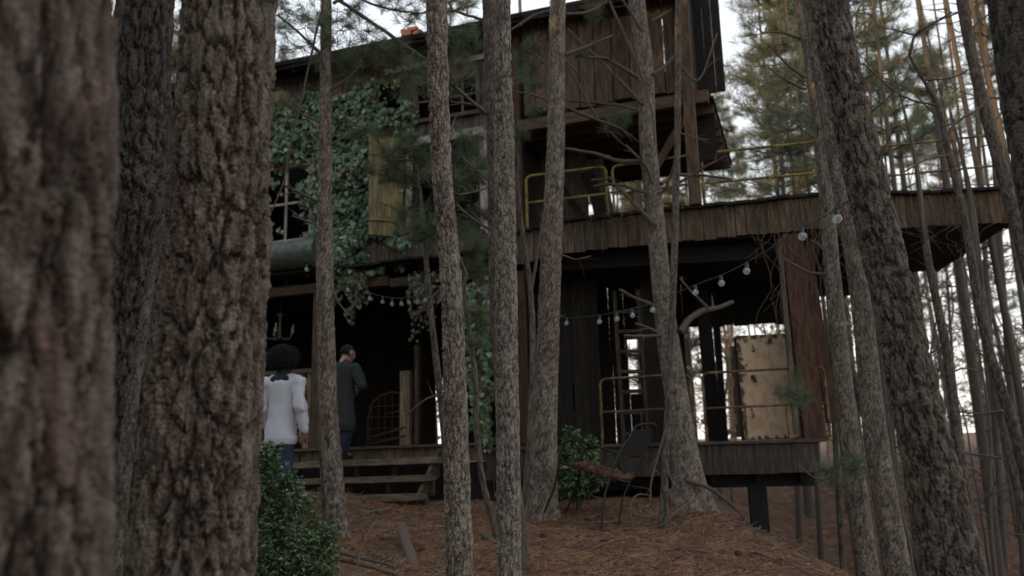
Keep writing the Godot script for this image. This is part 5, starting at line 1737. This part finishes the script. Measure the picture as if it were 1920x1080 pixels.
	var t14 := pine("sapling", "dark crooked leafless sapling with spreading limbs at the right", -7.6, [[1706, 105], [1757, 197], [1775, 270], [1795, 352], [1812, 430], [1830, 540], [1850, 640], [1871, 710], [1900, 800], [1925, 900]], [5, 9, 12, 13, 14, 16, 17, 18, 20, 22], 18, 0.03, [0.003, 0.03, 0.07, 0.55, 0.2], 33, 0.0, 0.15)
	branches(t14, [[6, 3, -7.6, 1706, 105, 1716, 66, 1740, 50, 1785, 22], [5, 2, -7.6, 1716, 66, 1690, 60, 1640, 48], [7, 4, -7.6, 1776, 262, 1790, 232, 1830, 208, 1856, 185], [5, 3, -7.6, 1756, 197, 1720, 190, 1680, 172, 1618, 118], [5, 2, -7.6, 1765, 225, 1700, 165, 1640, 140], [4, 2, -7.6, 1762, 205, 1768, 150, 1750, 110, 1738, 85], [5, 3, -7.6, 1780, 290, 1735, 300, 1690, 325], [4, 2, -7.6, 1735, 150, 1790, 145, 1830, 120], [5, 2, -7.6, 1860, 680, 1830, 650, 1795, 560], [6, 3, -7.5, 1880, 770, 1840, 776, 1775, 768]])
	var t15 := pine("sapling", "narrow dark trunk just right of the stout leaning trunk", -10.5, [[1738, 470], [1756, 565], [1776, 665], [1792, 790], [1812, 950]], [13, 15, 17, 19, 22], 24, 0.03, [0.004, 0.03, 0.07, 0.7, 0.2], 34, 0.0, 2.6)
	branches(t15, [[4, 2, -10.5, 1780, 700, 1810, 690, 1840, 700], [5, 3, -10.5, 1790, 850, 1840, 853, 1890, 862]])
	# thin dark poles in the ravine
	for q in [["thin pole like trunk right of the black pier", -12.6, [[1560, 700], [1566, 820], [1574, 960], [1580, 1060]], 11], ["leaning dark trunk in the ravine below the deck corner", -12.0, [[1610, 740], [1650, 860], [1690, 980], [1730, 1075]], 16], ["pale thin trunk between the grey and the leaning trunks", -13.0, [[1700, 800], [1706, 900], [1716, 1010]], 13], ["dark slim trunk at the lower right edge", -9.6, [[1840, 560], [1870, 740], [1905, 900], [1940, 1040]], 17]]:
		var p: Array = q[2]
		var w := []
		for k in p.size(): w.push_back(q[3])
		pine("pine_tree", q[0], q[1], p, w, 18, 0.05, [0.004, 0.03, 0.07, 0.75, 0.25], 40 + int(q[3]), 0.0, 2.4)


func _ready() -> void:
	rng.seed = 20240611
	# --- camera
	var cam := Camera3D.new()
	cam.name = "camera"
	cam.rotation_order = EULER_ORDER_YXZ
	cam.rotation_degrees = Vector3(12.0, 0.0, -1.4)
	cam.fov = rad_to_deg(2.0 * atan(540.0 / 1600.0))
	cam.near = 0.05
	cam.far = 500.0
	var ca := CameraAttributesPhysical.new()
	ca.frustum_focal_length = 12.0 / tan(deg_to_rad(cam.fov * 0.5))
	ca.frustum_focus_distance = 5.8
	ca.frustum_near = 0.05
	ca.frustum_far = 500.0
	ca.exposure_aperture = 2.0
	cam.attributes = ca
	add_child(cam)
	eye = cam.basis
	# --- sky, sun, exposure
	var we := WorldEnvironment.new()
	we.name = "world"
	var env := Environment.new()
	var sky := Sky.new()
	var sm := ProceduralSkyMaterial.new()
	sm.sky_top_color = Color(0.78, 0.82, 0.87)
	sm.sky_horizon_color = Color(0.965, 0.95, 0.905)
	sm.sky_curve = 0.25
	sm.ground_bottom_color = Color(0.16, 0.12, 0.09)
	sm.ground_horizon_color = Color(0.75, 0.70, 0.68)
	sm.sun_angle_max = 20.0
	sm.energy_multiplier = 1.2
	sky.sky_material = sm
	env.background_mode = Environment.BG_SKY
	env.sky = sky
	env.tonemap_mode = Environment.TONE_MAPPER_LINEAR
	env.tonemap_exposure = 1.42
	env.sdfgi_enabled = true
	env.ssao_enabled = true
	env.ssil_enabled = true
	we.environment = env
	add_child(we)
	var sun := DirectionalLight3D.new()
	sun.name = "sun"
	sun.light_color = Color(1.0, 0.80, 0.56)
	sun.light_energy = 0.9
	sun.light_angular_distance = 0.5
	sun.shadow_enabled = true
	add_child(sun)
	sun.look_at_from_position(Vector3.ZERO, Vector3(0.85, -0.20, -0.50))
	# --- setting and things
	make_materials()
	var bg := StandardMaterial3D.new()
	bg.albedo_color = Color(1, 1, 1, 0.12)
	bg.transparency = BaseMaterial3D.TRANSPARENCY_ALPHA
	bg.roughness = 0.02
	M.bulb_glass = bg
	tuft_near = make_tuft(54, 0.22, 0.0016, 5)
	tuft_far = make_tuft(22, 0.20, 0.0026, 6)
	make_pine_kinds()
	make_ground()
	make_house()
	make_deck()
	make_trees()
	make_wood()
	make_ivy()
	var sprig := leaf_mesh(0.62, false, 0.3)
	var holly := [Color(0.052, 0.105, 0.046), Color(0.068, 0.130, 0.056), Color(0.040, 0.082, 0.038), Color(0.110, 0.170, 0.070), Color(0.14, 0.185, 0.075)]
	var bo := at(524, 1010, -6.3)
	bo.y = ground(bo.x, -6.3)
	bush("bush", "dark green small leaved bush at the bottom left", bo, [[-0.15, 0.40, 0, 0.36], [0.12, 0.36, 0.08, 0.34], [0.26, 0.10, 0.1, 0.28], [-0.2, 0.85, -0.05, 0.26], [0.04, 0.72, 0, 0.24], [0.28, 0.56, 0, 0.16], [-0.1, 1.08, 0, 0.14], [-0.24, 1.16, 0, 0.12], [-0.12, 0.05, 0.15, 0.36], [0.30, 0.42, -0.05, 0.14], [-0.06, 0.86, 0, 0.14], [-0.22, 1.0, 0, 0.13], [0.1, 0.78, 0.05, 0.13], [-0.3, 0.5, 0.1, 0.3], [0.34, 0.2, 0.1, 0.16], [0.05, 0.95, 0, 0.1], [-0.3, 0.9, 0.05, 0.16]], 2500, 0.034, holly, sprig)
	var b2 := at(1082, 900, -10.4)
	b2.y = ground(b2.x, -10.4)
	bush("bush", "glossy leaved bush growing at the deck foot behind the chair", b2, [[0, 0.55, 0, 0.3], [-0.1, 0.35, 0.1, 0.28], [0.12, 0.75, -0.1, 0.2], [-0.05, 0.9, 0, 0.16], [0.2, 0.45, 0, 0.2]], 1500, 0.06, holly, sprig)
	make_straw()
	make_litter()
	make_porch_things()
	make_chair()
	light_string("strand of clear bulbs on green cable along the porch eave", [[575, 505, -11.4], [652, 543, -11.4], [693, 560, -11.4], [717, 566, -11.3], [735, 570, -11.3], [753, 570, -11.2], [767, 568, -11.2], [783, 566, -11.1], [797, 563, -11.1], [908, 569, -10.8]], [[530, 440, -11.4], [575, 488, -11.4], [640, 524, -11.4], [693, 549, -11.4], [745, 559, -11.2], [797, 552, -11.1], [860, 545, -11.0], [908, 558, -10.8], [960, 575, -10.6]])
	light_string("strand of clear bulbs on green cable strung across the dark lower room", [[997, 600, -10.5], [1012, 603, -10.4], [1040, 606, -10.2], [1062, 606, -10.0], [1124, 603, -9.5], [1157, 598, -9.2], [1186, 591, -9.0], [1224, 581, -8.6], [1304, 548, -7.8], [1353, 531, -7.3], [1400, 508, -6.8], [1505, 443, -5.8], [1570, 410, -5.2]], [[960, 575, -10.6], [997, 588, -10.5], [1062, 596, -10.0], [1124, 591, -9.5], [1186, 578, -9.0], [1224, 568, -8.6], [1304, 534, -7.8], [1353, 516, -7.3], [1400, 492, -6.8], [1450, 462, -6.3], [1505, 426, -5.8], [1570, 392, -5.2], [1604, 365, -4.8]])
	make_hanging()
	make_woman()
	make_man()


# dry runners and straw caught on the edge of the deck
func make_hanging() -> void:
	var base := Transform3D(Basis(Vector3.UP, deg_to_rad(-8.0)), Vector3(0.772, 0, -11.555))
	for v in [["dry brown runners hanging from the deck edge before the rust red post", 2.55, 3.7, 26, 0.5, 2.3], ["dry brown runners hanging under the right end of the deck", 4.3, 5.6, 24, 0.25, 0.9], ["dry straw and runners caught along the middle of the deck edge", 0.1, 2.4, 14, 0.1, 0.45]]:
		var t := thing("dry_vine", v[0], "vine")
		t.transform = base
		for k in v[3]:
			var u := R(v[1], v[2])
			var l := R(v[4], v[5])
			var p := [Vector3(u, 3.46, 0.02)]
			for q in 5: p.push_back(Vector3(u + R(-0.09, 0.09) * (q + 1) * 0.6, 3.46 - l * (q + 1) / 5.0, 0.06 + R(-0.03, 0.06)))
			var mb := MB.new()
			twig(mb, p, 0.005, 0.002, lin(0.15, 0.095, 0.060), 4, 0.012)
			for q in 3:
				var o := along(p, R(1.0, 4.9))
				var e := Vector3(R(-0.12, 0.12), R(-0.22, 0.02), R(-0.03, 0.06))
				twig(mb, [o, o + e * 0.5 + Vector3(R(-0.02, 0.02), 0, 0), o + e], 0.003, 0.0012, lin(0.17, 0.11, 0.07), 4, 0.006)
			part("runner", mb.done(), M.twig, t)
